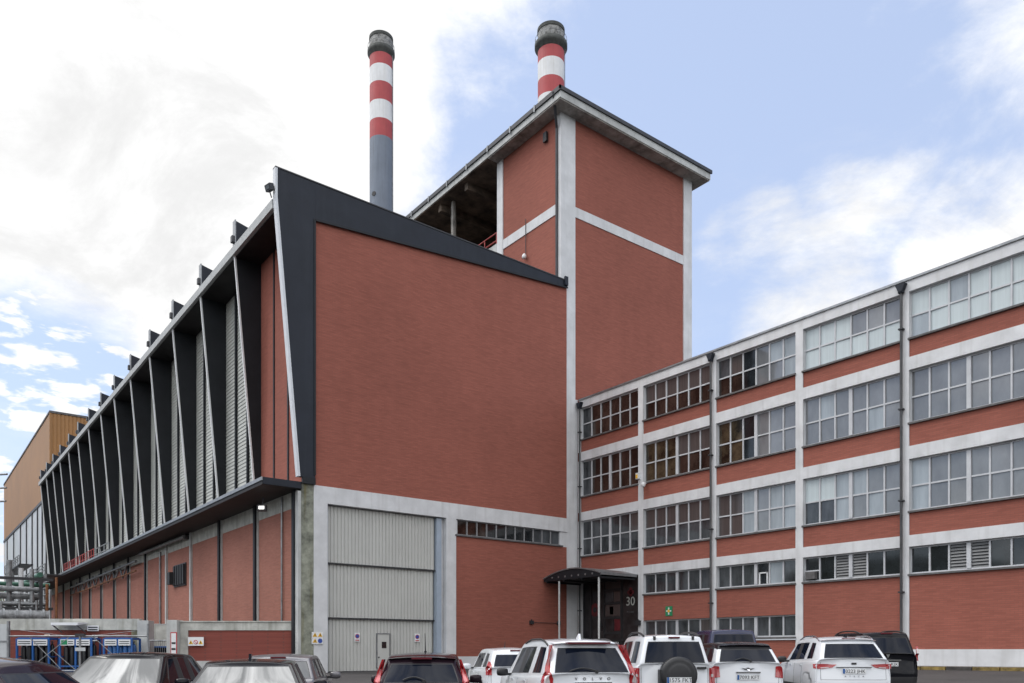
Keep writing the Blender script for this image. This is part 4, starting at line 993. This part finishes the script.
    for s in (-1,1):
        b = MB(); x0 = s*(hw*.93)
        nb = bmesh.new(); bmesh.ops.create_cube(nb, size=1); bmesh.ops.subdivide_edges(nb, edges=nb.edges[:], cuts=2, use_grid_fill=True)
        for v in nb.verts:
            c = v.co.normalized()*.62; v.co = v.co.lerp(c,.55); v.co = Vector((v.co.x*.22,v.co.y*.15,v.co.z*.15)); v.co += Vector((x0+s*.16,yA,zA))
        mm = bpy.data.meshes.new('mirror'); nb.to_mesh(mm); nb.free(); mm.materials.append(MATS[paint if paint != 'car_white' else 'black_plastic' if name == 'parked_car' and u > 590 else paint])
        for q in mm.polygons: q.use_smooth = True
        o = bpy.data.objects.new('mirror', mm); COL.objects.link(o); o.parent = root
        b.box(min(x0-s*.06,x0+s*.1),max(x0-s*.06,x0+s*.1),yA-.03,yA+.03,zA-.07,zA-.02,'black_plastic'); b.build('mirror_arm', o)
    # headlights, grille, front plate
    for s in (-1,1): patch('headlight',[(s*hw*.55,.60),(s*hw*.86,.62),(s*hw*.88,.72),(s*hw*.55,.70)],'tail_clear',front=True)
    patch('grille',[(-hw*.45,.38),(hw*.45,.38),(hw*.5,.58),(-hw*.5,.58)],'black_plastic',front=True)
    # door handles
    for s in (-1,1):
        for yy in (segs[2][0]+.25 if len(segs) > 4 else 1.4, segs[-3][0]+.35 if len(segs) > 5 else 2.2):
            h = bvh.ray_cast(Vector((s*2,yy,belt[0]-.14)), Vector((-s,0,0)))[0]
            if h: b = MB(); b.box(h.x-.02,h.x+.02,yy-.1,yy+.1,belt[0]-.16,belt[0]-.13,paint); b.build('door_handle', root)
    return dict(root=root, hit=hit, patch=patch, hw=hw, L=L, bvh=bvh, H=Ht)
def plate(c, x, z, txt, w=.52, off=.02):
    h, nn = c['hit'](x, z); y = (h.y if h else .05)-off
    b = MB(); b.box(x-w/2,x+w/2,y-.01,y,z-.055,z+.055,'plain_white'); o = b.build('licence_plate', c['root'])
    b = MB(); b.box(x-w/2,x-w/2+.045,y-.014,y-.0105,z-.055,z+.055,'blue_paint'); b.build('blue_strip', o)
    text('lettering', txt, .115, o, (x+.02,y-.013,z-.003), (math.pi/2,0,0), 'ink', .001)
def rails(c, m_='dark_steel', y0=.5, y1=2.6, x=None, dz=.0, r=.022):
    x = x or c['hw']*.68
    for s in (-1,1):
        b = MB(); prev = None; N_ = 10
        for i in range(N_+1):
            y = y0+(y1-y0)*i/N_; h = c['bvh'].ray_cast(Vector((s*x,y,3)), Vector((0,0,-1)))[0]
            if not h: continue
            z = h.z+.055*min(1, 4*(i/N_), 4*(1-i/N_))+dz; q = (s*x,y,z)
            if prev: b.tube(prev, q, r, m_, 8)
            prev = q
        b.build('roof_rail', c['root'])
def third_light(c, w=.34, z=None, off=.03):
    z = z or c['H']-.085; h, _ = c['hit'](0, z)
    if h: b = MB(); b.box(-w/2,w/2,h.y-off,h.y+.02,z-.018,z+.014,'tail_dark'); b.build('brake_light', c['root'])
def spoiler(c, m_, w=.62, z=None, ln=.12, y=None):
    z = z or c['H']-.045; h, _ = c['hit'](0, z-.03)
    if not h: return
    y = h.y; w *= c['hw']
    b = MB(); N_ = 8; xs = [-w+2*w*i/N_ for i in range(N_+1)]
    top = [(x, y+.22+.10*(x/w)**2, z-.012*(x/w)**2*3) for x in xs]; tip = [(x, y-ln+.10*(x/w)**2, z-.035-.03*(x/w)**2) for x in xs]; lo = [(x, y+.05+.10*(x/w)**2, z-.07-.02*(x/w)**2) for x in xs]
    for i in range(N_):
        b.face([top[i],top[i+1],tip[i+1],tip[i]],m_,True); b.face([tip[i],tip[i+1],lo[i+1],lo[i]],m_,True)
    b.build('spoiler', c['root'])
def antenna(c, y=.6, fin=False, m_='black_plastic', ln=.25, x=0):
    h = c['bvh'].ray_cast(Vector((x,y,3)), Vector((0,0,-1)))[0]
    if not h: return
    b = MB()
    if fin: b.prism([(x-.02,y-.1,h.z-.01),(x-.02,y+.12,h.z-.01),(x-.02,y-.06,h.z+.09)],(.04,0,0),m_)
    else: b.tube((x,y,h.z-.01),(x,y-ln*.5,h.z+ln*.85),.012,m_,6,r1=.005); b.tube((x,y,h.z-.01),(x,y,h.z+.03),.025,m_,8)
    b.build('antenna', c['root'])
def wiper(c, x0, x1, z0, m_='black_plastic'):
    b = MB(); prev = None
    for i in range(7):
        t = i/6; x = x0+(x1-x0)*t; z = z0+.05*math.sin(t*math.pi)
        h, _ = c['hit'](x, z)
        if h:
            q = (x,h.y-.03,z)
            if prev: b.tube(prev, q, .013, m_, 6)
            prev = q
    h, _ = c['hit'](x0, z0)
    if h: b.tube((x0,h.y-.05,z0-.02),(x0,h.y+.01,z0-.02),.03,m_,8)
    b.build('wiper', c['root'])

HATCH = lambda gr0, gr1, L: [(gr0,gr1,'body'),(gr0+.42,gr1+.30,'glass'),(1.55,1.55,'pillar'),(1.68,1.67,'glass'),(2.62,2.25,'body'),(2.98,2.45,'body')]
SUV = lambda gr0, gr1, L: [(gr0,gr1,'body'),(gr0+.22,gr1+.22,'glass'),(1.02,1.02,'body'),(1.12,1.11,'glass'),(1.95,1.95,'pillar'),(2.07,2.06,'glass'),(2.98,2.6,'body'),(3.3,2.78,'body')]
# 1. white estate/SUV with tall lights
c = car('parked_car','white tall SUV with high curved red tail lights and spaced lettering on its tailgate',594,14.0,-12,4.63,1.89,1.75,'car_white',
        [(.10,.52,'body'),(.50,.76,'glass'),(1.25,1.18,'body'),(1.33,1.28,'glass'),(2.1,2.0,'pillar'),(2.22,2.12,'glass'),(3.1,2.65,'body'),(3.45,2.85,'body')],
        belt=(1.09,1.0),hood=(1.05,.85),wr=.74,wheel=.36,glass_x=.85,roof_drop=(.02,.06))
for s in (-1,1):
    x = s*c['hw']
    c['patch']('tail_light',[(x*.96,.86),(x*.95,1.0),(x*.905,1.10),(x*.80,1.40),(x*.725,1.62),(x*.665,1.62),(x*.735,1.40),(x*.80,1.14),(x*.74,1.02),(x*.76,.86)][::s],'tail_red',.012)
    c['patch']('reversing_light',[(x*.91,.93),(x*.89,1.02),(x*.835,1.09),(x*.80,.95)][::s],'tail_clear',.017)
spoiler(c,'car_white',.66,z=1.70,ln=.10); third_light(c,.8,z=1.655,off=.135); rails(c,'black_plastic',.7,2.5,r=.018); antenna(c,.95,True,'car_white'); wiper(c,.06,-.42,1.16)
h, _ = c['hit'](0,.98)
for i, ch in enumerate('VOLVO'):
    x = -.30+i*.15; h, _ = c['hit'](x,1.02); text('lettering', ch, .075, c['root'], (x,h.y-.012,1.02), (math.pi/2,0,0), 'dark_steel', .004)
b = MB(); h, _ = c['hit'](0,.93); b.box(-.34,.34,h.y-.05,h.y+.02,.92,.965,'chrome'); b.build('tailgate_strip', c['root'])
plate(c,0,.84,'4521 HBN')
# 2. white SUV with spare wheel
c = car('parked_car','white boxy SUV with black covered spare wheel on its back door',676,17.2,-1,4.45,1.81,1.80,'car_white',
        [(.12,.30,'body'),(.38,.50,'glass'),(1.2,1.2,'body'),(1.32,1.32,'glass'),(2.05,2.02,'pillar'),(2.17,2.14,'glass'),(3.0,2.55,'body'),(3.35,2.72,'body')],
        belt=(1.12,1.08),hood=(1.1,.92),wr=.80,wheel=.36,glass_x=.85,roof_drop=(.01,.06))
b = MB(); r_ = .40
h, _ = c['hit'](.04,.95); cy = h.y
b.lathe([(0,-.26),(.20,-.262),(.245,-.25),(.27,-.235),(.31,-.245),(r_-.02,-.225),(r_,-.18),(r_,-.02),(r_-.03,0)],'black_plastic',36)
b.v = [(v[0]+.04, v[2]+cy, v[1]+.90) for v in b.v]; b.build('spare_wheel', c['root'])
b = MB(); b.box(-.38,-.30,cy-.2,cy-.02,.62,1.02,'black_plastic'); b.build('wheel_bracket', c['root'])
b = MB(); h, _ = c['hit'](.55,1.05); b.box(.48,.68,h.y-.05,h.y,1.03,1.075,'black_plastic'); b.build('tailgate_handle', c['root'])
p_ = MB(); p_.box(-.24,.28,cy-.30,cy-.285,.74,.86,'plain_white'); po = p_.build('licence_plate', c['root']); p_ = MB(); p_.box(-.24,-.195,cy-.305,cy-.3005,.74,.86,'blue_paint'); p_.build('blue_strip', po)
text('lettering','1575 FKT',.125,po,(.045,cy-.303,.797),(math.pi/2,0,0),'ink',.001)
for s in (-1,1):
    x = s*c['hw']
    c['patch']('tail_light',[(x*.99,.70),(x*.99,1.05),(x*.84,1.05),(x*.84,.70)][::s],'tail_red',.016); c['patch']('reversing_light',[(x*.955,.86),(x*.955,.92),(x*.88,.92),(x*.88,.86)][::s],'tail_clear',.024)
rails(c,'black_plastic',.45,2.6,r=.024,dz=.02); third_light(c,.24,z=1.715,off=.04)
for x in (-.42,.42): h, _ = c['hit'](x,1.70); b = MB(); b.box(x-.025,x+.025,h.y-.03,h.y+.05,1.66,1.74,'black_plastic'); b.build('hinge', c['root'])
# 3. white small car with dark roof
c = car('parked_car','small white rounded car with dark roof and winged badge on its tailgate',749,18.4,1,4.1,1.79,1.57,'car_white',
        [(.10,.42,'body'),(.30,.56,'glass'),(1.0,.98,'pillar'),(1.08,1.06,'glass'),(1.75,1.72,'pillar'),(1.86,1.83,'glass'),(2.7,2.32,'pillar'),(3.0,2.45,'body')],
        belt=(1.06,1.0),hood=(1.02,.85),wr=.80,wheel=.34,roofpaint='car_grey',glass_x=.85,rear_bow=.1,roof_drop=(.03,.05))
for s in (-1,1):
    x = s*c['hw']; c['patch']('tail_light',[(x*.91,.72),(x*.91,.97),(x*.84,1.0),(x*.73,.99),(x*.71,.74)][::s],'tail_red',.016)
spoiler(c,'car_grey',.66,z=1.53,ln=.08); wiper(c,.05,.40,1.12) if False else wiper(c,.05,-.3,1.13)
h, _ = c['hit'](0,.93); b = MB()
b.prism([(-.15,h.y-.02,.955),(-.05,h.y-.02,.94),(.05,h.y-.02,.94),(.15,h.y-.02,.955),(.06,h.y-.02,.91),(-.06,h.y-.02,.91)],(0,.02,0),'dark_steel'); b.lathe([(0,0),(.045,0),(.045,.02)],'chrome',16); b.v[12:] = [(v[0],h.y-.022-v[2]*.1,v[1]+.93) for v in b.v[12:]]; b.build('winged_badge', c['root'])
h, _ = c['hit'](0,.84); b = MB(); b.box(-.28,.28,h.y-.03,h.y+.01,.84,.87,'chrome'); b.build('tailgate_strip', c['root'])
plate(c,0,.74,'7093 KFT')
# 4. white crossover on the right
c = car('parked_car','white crossover with slim red tail lights and dark lower bumper beside the black people carrier',855,18.6,6,4.36,1.84,1.63,'car_white',
        [(.10,.52,'body'),(.58,.80,'glass'),(1.15,1.10,'body'),(1.22,1.18,'glass'),(1.98,1.95,'pillar'),(2.08,2.05,'glass'),(2.95,2.5,'body'),(3.3,2.68,'body')],
        belt=(1.07,.98),hood=(1.03,.84),wr=.76,wheel=.35,glass_x=.85,roof_drop=(.03,.06))
for s in (-1,1):
    x = s*c['hw']; c['patch']('tail_light',[(x*.96,.86),(x*.97,.97),(x*.66,.965),(x*.42,.955),(x*.52,.885),(x*.75,.85)][::s],'tail_red',.014); c['patch']('reversing_light',[(x*.80,.865),(x*.80,.885),(x*.60,.895),(x*.62,.878)][::s],'tail_clear',.022)
spoiler(c,'car_white',.68,z=1.585,ln=.09); rails(c,'chrome',.6,2.4,r=.018); third_light(c,.3,z=1.57); antenna(c,.75,True,'car_black')
plate(c,0,.80,'0223 JHK'); h, _ = c['hit'](0,.98); b = MB(); b.box(-.055,.055,h.y-.015,h.y+.02,.955,1.0,'dark_steel'); b.build('badge', c['root'])
h, _ = c['hit'](0,.88); b = MB(); b.box(-.4,.4,h.y-.02,h.y+.02,.885,.90,'dark_steel'); b.build('tailgate_strip', c['root'])
for i, ch in enumerate('ATECA'): x = -.2+i*.1; h, _ = c['hit'](x,.68); text('lettering', ch, .05, c['root'], (x,h.y-.01,.68), (math.pi/2,0,0), 'grey_steel', .003)
# 5. black people carrier
c = car('parked_car','black people carrier with roof rails at the right end of the row',889,21.6,4,4.5,1.75,1.70,'car_black',
        [(.08,.26,'body'),(.34,.44,'glass'),(1.15,1.15,'pillar'),(1.24,1.24,'glass'),(2.0,1.98,'pillar'),(2.1,2.08,'glass'),(3.0,2.5,'body'),(3.4,2.68,'body')],
        belt=(1.05,1.0),hood=(1.04,.86),wr=.80,wheel=.34,glass_x=.85,roof_drop=(.01,.06))
for s in (-1,1):
    x = s*c['hw']; c['patch']('tail_light',[(x*.99,.88),(x*.97,1.28),(x*.90,1.28),(x*.90,.92)][::s],'tail_red',.012); c['patch']('reversing_light',[(x*.97,1.08),(x*.965,1.22),(x*.915,1.22),(x*.915,1.08)][::s],'tail_clear',.02)
rails(c,'black_plastic',.4,2.5,r=.022); third_light(c,.3,z=1.64); plate(c,0,.80,'0013 KJX')
h, _ = c['hit'](0,.93); b = MB(); b.box(-.34,.34,h.y-.025,h.y+.02,.895,.925,'chrome'); b.build('tailgate_strip', c['root'])
b = MB(); h, _ = c['hit'](0,1.04); b.prism([(-.05,h.y-.02,1.07),(.05,h.y-.02,1.07),(.012,h.y-.02,.98),(-.012,h.y-.02,.98)],(0,.02,0),'chrome'); b.build('badge', c['root'])
# 6. dark blue van behind
c = car('parked_car','dark blue people carrier parked behind the small white dark roofed car',735,25.2,2,4.6,1.9,1.90,'car_blue',
        [(.08,.28,'body'),(.34,.46,'glass'),(1.15,1.15,'pillar'),(1.24,1.24,'glass'),(2.0,1.98,'pillar'),(2.1,2.08,'glass'),(3.1,2.6,'body'),(3.5,2.75,'body')],
        belt=(1.1,1.05),hood=(1.06,.9),wr=.84,wheel=.34,glass_x=.85,roof_drop=(.01,.06))
for s in (-1,1): x = s*c['hw']; c['patch']('tail_light',[(x*.97,.8),(x*.96,1.15),(x*.86,1.15),(x*.86,.8)][::s],'tail_red',.012)
plate(c,0,.8,'3382 DVK')
# 7. plum/black hatch in the middle
c = car('parked_car','dark plum hatchback with tall pinkish red tail lights in front of the grey gate',421,13.1,-4,3.95,1.72,1.53,'car_plum',
        [(.10,.46,'body'),(.42,.66,'glass'),(1.1,1.05,'body'),(1.18,1.14,'glass'),(1.75,1.73,'pillar'),(1.86,1.83,'glass'),(2.7,2.3,'body'),(3.05,2.48,'body')],
        belt=(1.0,.94),hood=(.98,.8),wr=.76,wheel=.31,glass_x=.85,roof_drop=(.03,.06))
for s in (-1,1):
    x = s*c['hw']; c['patch']('tail_light',[(x*.93,.86),(x*.93,1.02),(x*.83,1.28),(x*.77,1.42),(x*.72,1.42),(x*.78,1.12),(x*.80,.86)][::s],'tail_red',.014); c['patch']('reversing_light',[(x*.90,.98),(x*.90,1.03),(x*.80,1.26),(x*.77,1.26),(x*.83,.99)][::s],'tail_pink',.022) if 'tail_pink' in MATS else None
spoiler(c,'car_plum',.66,z=1.49,ln=.10); third_light(c,.34,z=1.44,off=.10); antenna(c,1.9,False,ln=.42); wiper(c,.05,-.3,1.08); plate(c,0,.72,'6120 FWC')
# 8. white hatch behind the tall white SUV
c = car('parked_car','small white hatchback half hidden behind the tall white SUV',519,20.0,-11,4.0,1.71,1.54,'car_white',
        [(.10,.48,'body'),(.50,.74,'glass'),(1.15,1.1,'body'),(1.22,1.18,'glass'),(1.8,1.78,'pillar'),(1.9,1.87,'glass'),(2.75,2.35,'body'),(3.1,2.52,'body')],
        belt=(1.02,.95),hood=(1.0,.8),wr=.76,wheel=.32,glass_x=.85,roof_drop=(.03,.06))
for s in (-1,1): x = s*c['hw']; c['patch']('tail_light',[(x*.94,.84),(x*.95,1.02),(x*.84,1.2),(x*.78,1.16),(x*.78,.84)][::s],'tail_red',.014)
third_light(c,.3,z=1.46); antenna(c,2.0,False,ln=.2); plate(c,0,.72,'2914 GLZ')
# 9. silver saloon
c = car('parked_car','silver grey car parked beside the yard wall left of the grey gate',272,15.3,-8,4.3,1.75,1.49,'car_silver',
        [(.30,.88,'body'),(.74,1.0,'glass'),(1.35,1.32,'pillar'),(1.44,1.42,'glass'),(2.0,1.98,'pillar'),(2.1,2.08,'glass'),(2.9,2.5,'body'),(3.25,2.65,'body')],
        belt=(1.0,.93),hood=(.97,.78),wr=.78,wheel=.32,glass_x=.885,g2=.04,deck=.98,roof_drop=(.03,.06))
for s in (-1,1): x = s*c['hw']; c['patch']('tail_light',[(x*.95,.78),(x*.95,.93),(x*.6,.92),(x*.66,.79)][::s],'tail_red',.014)
third_light(c,.3,z=1.42); plate(c,0,.66,'8847 CMS')
# 10. dark saloon with bright rear glass
c = car('parked_car','black saloon with sky bright rear window and small roof antenna',241,10.6,-13,4.55,1.80,1.46,'car_grey',
        [(.42,1.10,'body'),(.92,1.25,'glass'),(1.45,1.45,'pillar'),(1.54,1.53,'glass'),(2.2,2.15,'pillar'),(2.3,2.25,'glass'),(3.1,2.65,'body'),(3.45,2.82,'body')],
        belt=(1.0,.93),hood=(.97,.76),wr=.76,wheel=.33,glass_x=.905,g2=.015,deck=.99,roof_drop=(.0,.06))
for s in (-1,1): x = s*c['hw']; c['patch']('tail_light',[(x*.95,.76),(x*.95,.93),(x*.6,.92),(x*.66,.77)][::s],'tail_red',.014)
antenna(c,1.35,True,'car_black'); plate(c,0,.66,'5506 HVD')
# 11. black car facing the camera
c = car('parked_car','black saloon facing the camera with bright sky on its windscreen',175,16.3,174,4.4,1.78,1.52,'car_black',
        [(.25,.80,'body'),(.74,1.0,'glass'),(1.45,1.43,'pillar'),(1.54,1.52,'glass'),(2.1,2.05,'pillar'),(2.2,2.15,'glass'),(3.0,2.45,'body'),(3.45,2.62,'body')],
        belt=(1.0,.93),hood=(.98,.78),wr=.76,wheel=.33,glass_x=.905,g2=.015,roof_drop=(.03,.0))
for s in (-1,1): x = s*c['hw']; c['patch']('tail_light',[(x*.95,.78),(x*.95,.95),(x*.7,.95),(x*.72,.79)][::s],'tail_red',.014)
plate(c,0,.7,'1138 FZL')
# 12. dark car at the left edge, side on
c = car('parked_car','dark purple hatchback seen from the side at the left edge of the row',72,9.4,-84,4.3,1.76,1.53,'car_plum',
        [(.12,.62,'body'),(.62,.92,'glass'),(1.35,1.33,'pillar'),(1.44,1.42,'glass'),(2.1,2.05,'pillar'),(2.2,2.15,'glass'),(3.0,2.45,'body'),(3.4,2.62,'body')],
        belt=(1.0,.93),hood=(.98,.78),wr=.76,wheel=.33,glass_x=.86,roof_drop=(.05,.06))
for s in (-1,1): x = s*c['hw']; c['patch']('tail_light',[(x*.95,.8),(x*.95,1.0),(x*.75,1.0),(x*.72,.82)][::s],'tail_red',.014)
plate(c,0,.7,'4471 DRB')

# ------------------------------------------------------------------ sky, sun, camera
world = bpy.data.worlds.new('World'); scene.world = world; world.use_nodes = True
nt = world.node_tree; N = nt.nodes; Lk = nt.links; N.clear()
SUN_EL, SUN_AZ = math.radians(52), math.radians(-48)     # azimuth measured clockwise from +Y
out = N.new('ShaderNodeOutputWorld'); bg = N.new('ShaderNodeBackground'); SK = .12; bg.inputs['Strength'].default_value = SK
sky = N.new('ShaderNodeTexSky'); sky.sky_type = 'NISHITA'; sky.sun_disc = False; sky.sun_elevation = SUN_EL; sky.sun_rotation = SUN_AZ; sky.air_density = 1.0; sky.dust_density = 1.2; sky.ozone_density = 1.0
tc = N.new('ShaderNodeTexCoord')
def math_(op, a, b_=None, clamp=False):
    n_ = N.new('ShaderNodeMath'); n_.operation = op; n_.use_clamp = clamp
    for i, v in enumerate((a, b_)):
        if v is None: continue
        if isinstance(v, (int, float)): n_.inputs[i].default_value = v
        else: Lk.new(v, n_.inputs[i])
    return n_.outputs[0]
def mrange(src, a, b_, lo, hi, smooth=True):
    r = N.new('ShaderNodeMapRange'); r.interpolation_type = 'SMOOTHSTEP' if smooth else 'LINEAR'
    for k_, v in (('From Min',a),('From Max',b_),('To Min',lo),('To Max',hi)): r.inputs[k_].default_value = v
    Lk.new(src, r.inputs['Value']); return r.outputs[0]
def dirv(u, v): return (F + R*((u-512)/800) + Vector((0,0,(650-v)/800))).normalized()
def blob(u, v, deg, soft, w):
    """bank of cloud round a direction of the sky"""
    c_ = dirv(u, v); dp = N.new('ShaderNodeVectorMath'); dp.operation = 'DOT_PRODUCT'; Lk.new(tc.outputs['Generated'], dp.inputs[0]); dp.inputs[1].default_value = c_
    return mrange(dp.outputs['Value'], math.cos(math.radians(deg+soft)), math.cos(math.radians(deg-soft)), 0, w)
def noise(scale, detail, rough, stretch=(1,1,1), dist=0):
    mp = N.new('ShaderNodeMapping'); mp.inputs['Scale'].default_value = stretch; Lk.new(tc.outputs['Generated'], mp.inputs['Vector'])
    n_ = N.new('ShaderNodeTexNoise'); n_.inputs['Scale'].default_value = scale; n_.inputs['Detail'].default_value = detail; n_.inputs['Roughness'].default_value = rough; n_.inputs['Distortion'].default_value = dist
    Lk.new(mp.outputs[0], n_.inputs['Vector']); return n_.outputs['Fac']
blobs = [(60,120,17,5,1),(200,60,13,5,1),(290,0,7.5,2.5,1),(235,190,8.5,3,1),(70,220,7,3.5,.9),(-300,-150,24,7,1),(0,-400,24,10,.8),
         (870,255,6,4,.42),(1010,280,4.5,6,.62),(760,235,3,2,.45),(900,150,8,6,.30),(940,70,8,6,.33),(1080,330,9,4,.7),(735,245,2.5,2,.45),(815,310,5,3,.5),(1400,-100,16,8,.5)]
acc = None
for a in blobs:
    o_ = blob(*a); acc = o_ if acc is None else math_('MAXIMUM', acc, o_)
def lobe0(v_, deg, soft, w):
    dp = N.new('ShaderNodeVectorMath'); dp.operation = 'DOT_PRODUCT'; Lk.new(tc.outputs['Generated'], dp.inputs[0]); dp.inputs[1].default_value = v_
    return mrange(dp.outputs['Value'], math.cos(math.radians(deg+soft)), math.cos(math.radians(deg-soft)), 0, w)
acc = math_('MAXIMUM', acc, lobe0((.1,.35,.93), 24, 12, .56)); acc = math_('MAXIMUM', acc, lobe0((math.sin(SUN_AZ)*math.cos(SUN_EL), math.cos(SUN_AZ)*math.cos(SUN_EL), math.sin(SUN_EL)), 24, 12, .8))
acc = math_('SUBTRACT', acc, blob(45,430,7,5,.75))
# behind the camera: broken cloud everywhere
dpb = N.new('ShaderNodeVectorMath'); dpb.operation = 'DOT_PRODUCT'; Lk.new(tc.outputs['Generated'], dpb.inputs[0]); dpb.inputs[1].default_value = tuple(-F*.9+Vector((0,0,.35)))
acc = math_('MAXIMUM', acc, mrange(dpb.outputs['Value'], .0, .5, 0, .60))
n1 = noise(4.2, 12, .62, (1,1,1.7), .25); n2 = noise(3.6, 10, .66, (1,1,1.6), .5); n3 = noise(17, 6, .55, (1,1,3.2), .2)
s_ = math_('ADD', acc, math_('MULTIPLY', math_('SUBTRACT', n1, .5), 1.1))
fac = mrange(s_, .36, .70, 0, 1)
# small flecks low on the left
low_ = math_('MULTIPLY', blob(20,440,11,5,1), mrange(n3, .50, .60, 0, .95))
fac = math_('MAXIMUM', fac, low_)
thin = mrange(noise(3.0, 10, .65, (1,1,2.5), .6), .46, .85, .0, .30); fac = math_('MAXIMUM', fac, thin)
shade = mrange(n2, .38, .58, .85, 1.03); shade2 = mrange(n1, .3, .7, .93, 1.04)
cval = math_('MULTIPLY', shade, shade2)
zen = lobe0((.1,.35,.93), 24, 8, 1.0)
cval = math_('MULTIPLY', cval, math_('ADD', 1.0, math_('MULTIPLY', zen, mrange(noise(9, 8, .6, (1,1,1), .8), .40, .62, -.35, .85))))
sunv = (math.sin(SUN_AZ)*math.cos(SUN_EL), math.cos(SUN_AZ)*math.cos(SUN_EL), math.sin(SUN_EL))
def lobe(v_, deg, soft, w):
    dp = N.new('ShaderNodeVectorMath'); dp.operation = 'DOT_PRODUCT'; Lk.new(tc.outputs['Generated'], dp.inputs[0]); dp.inputs[1].default_value = v_
    return mrange(dp.outputs['Value'], math.cos(math.radians(deg+soft)), math.cos(math.radians(max(0,deg-soft))), 0, w)
cloud_glow = math_('MAXIMUM', lobe(sunv, 20, 15, .5), lobe((.1,.35,.93), 20, 10, 1.0))       # cloud glow round the sun, plus an unseen overhead glow added for the windscreens
cval = math_('MULTIPLY', cval, math_('ADD', cloud_glow, 1.0))
fd = N.new('ShaderNodeVectorMath'); fd.operation = 'DOT_PRODUCT'; Lk.new(tc.outputs['Generated'], fd.inputs[0]); fd.inputs[1].default_value = tuple(F)
cval = math_('MULTIPLY', cval, mrange(fd.outputs['Value'], .1, .7, 1.62, .745))   # clouds behind the view brightened to light the fronts, those ahead dimmed


cc = N.new('ShaderNodeVectorMath'); cc.operation = 'SCALE'; cc.inputs[0].default_value = (1.13/SK, 1.13/SK, 1.13/SK); Lk.new(cval, cc.inputs['Scale'])
# the clear part of the sky is milky: lift Nishita towards a pale blue
hz = N.new('ShaderNodeMix'); hz.data_type = 'RGBA'; hzf = N.new('ShaderNodeVectorMath'); hzf.operation = 'DOT_PRODUCT'; Lk.new(tc.outputs['Generated'], hzf.inputs[0]); hzf.inputs[1].default_value = tuple(F); Lk.new(mrange(hzf.outputs['Value'], -.5, .5, .22, .55), hz.inputs['Factor']); Lk.new(sky.outputs[0], hz.inputs['A']); hz.inputs['B'].default_value = (.60/SK, .71/SK, .97/SK, 1)
mx = N.new('ShaderNodeMix'); mx.data_type = 'RGBA'; Lk.new(fac, mx.inputs['Factor']); Lk.new(hz.outputs['Result'], mx.inputs['A']); Lk.new(cc.outputs[0], mx.inputs['B'])
Lk.new(mx.outputs['Result'], bg.inputs['Color']); Lk.new(bg.outputs[0], out.inputs[0])

sd = bpy.data.lights.new('sun', 'SUN'); sd.energy = .45; sd.angle = math.radians(10); sd.color = (1,.95,.88)
so = bpy.data.objects.new('sun', sd); COL.objects.link(so)
sv = Vector((math.sin(SUN_AZ)*math.cos(SUN_EL), math.cos(SUN_AZ)*math.cos(SUN_EL), math.sin(SUN_EL)))
so.rotation_euler = sv.to_track_quat('Z','Y').to_euler()

cam = bpy.data.cameras.new('camera'); co = bpy.data.objects.new('camera', cam); COL.objects.link(co); scene.camera = co
co.location = (0,0,CZ); co.rotation_euler = (math.pi/2,0,-YAW)
cam.sensor_width = 36; cam.lens = 36*800/1024; cam.shift_y = (650-341.5)/1024; cam.clip_end = 4000; cam.clip_start = .1
scene.view_settings.view_transform = 'Standard'; scene.view_settings.look = 'None'; scene.view_settings.exposure = 0.37; scene.view_settings.gamma = 1
scene.render.engine = 'CYCLES'; scene.render.resolution_x = 1024; scene.render.resolution_y = 683
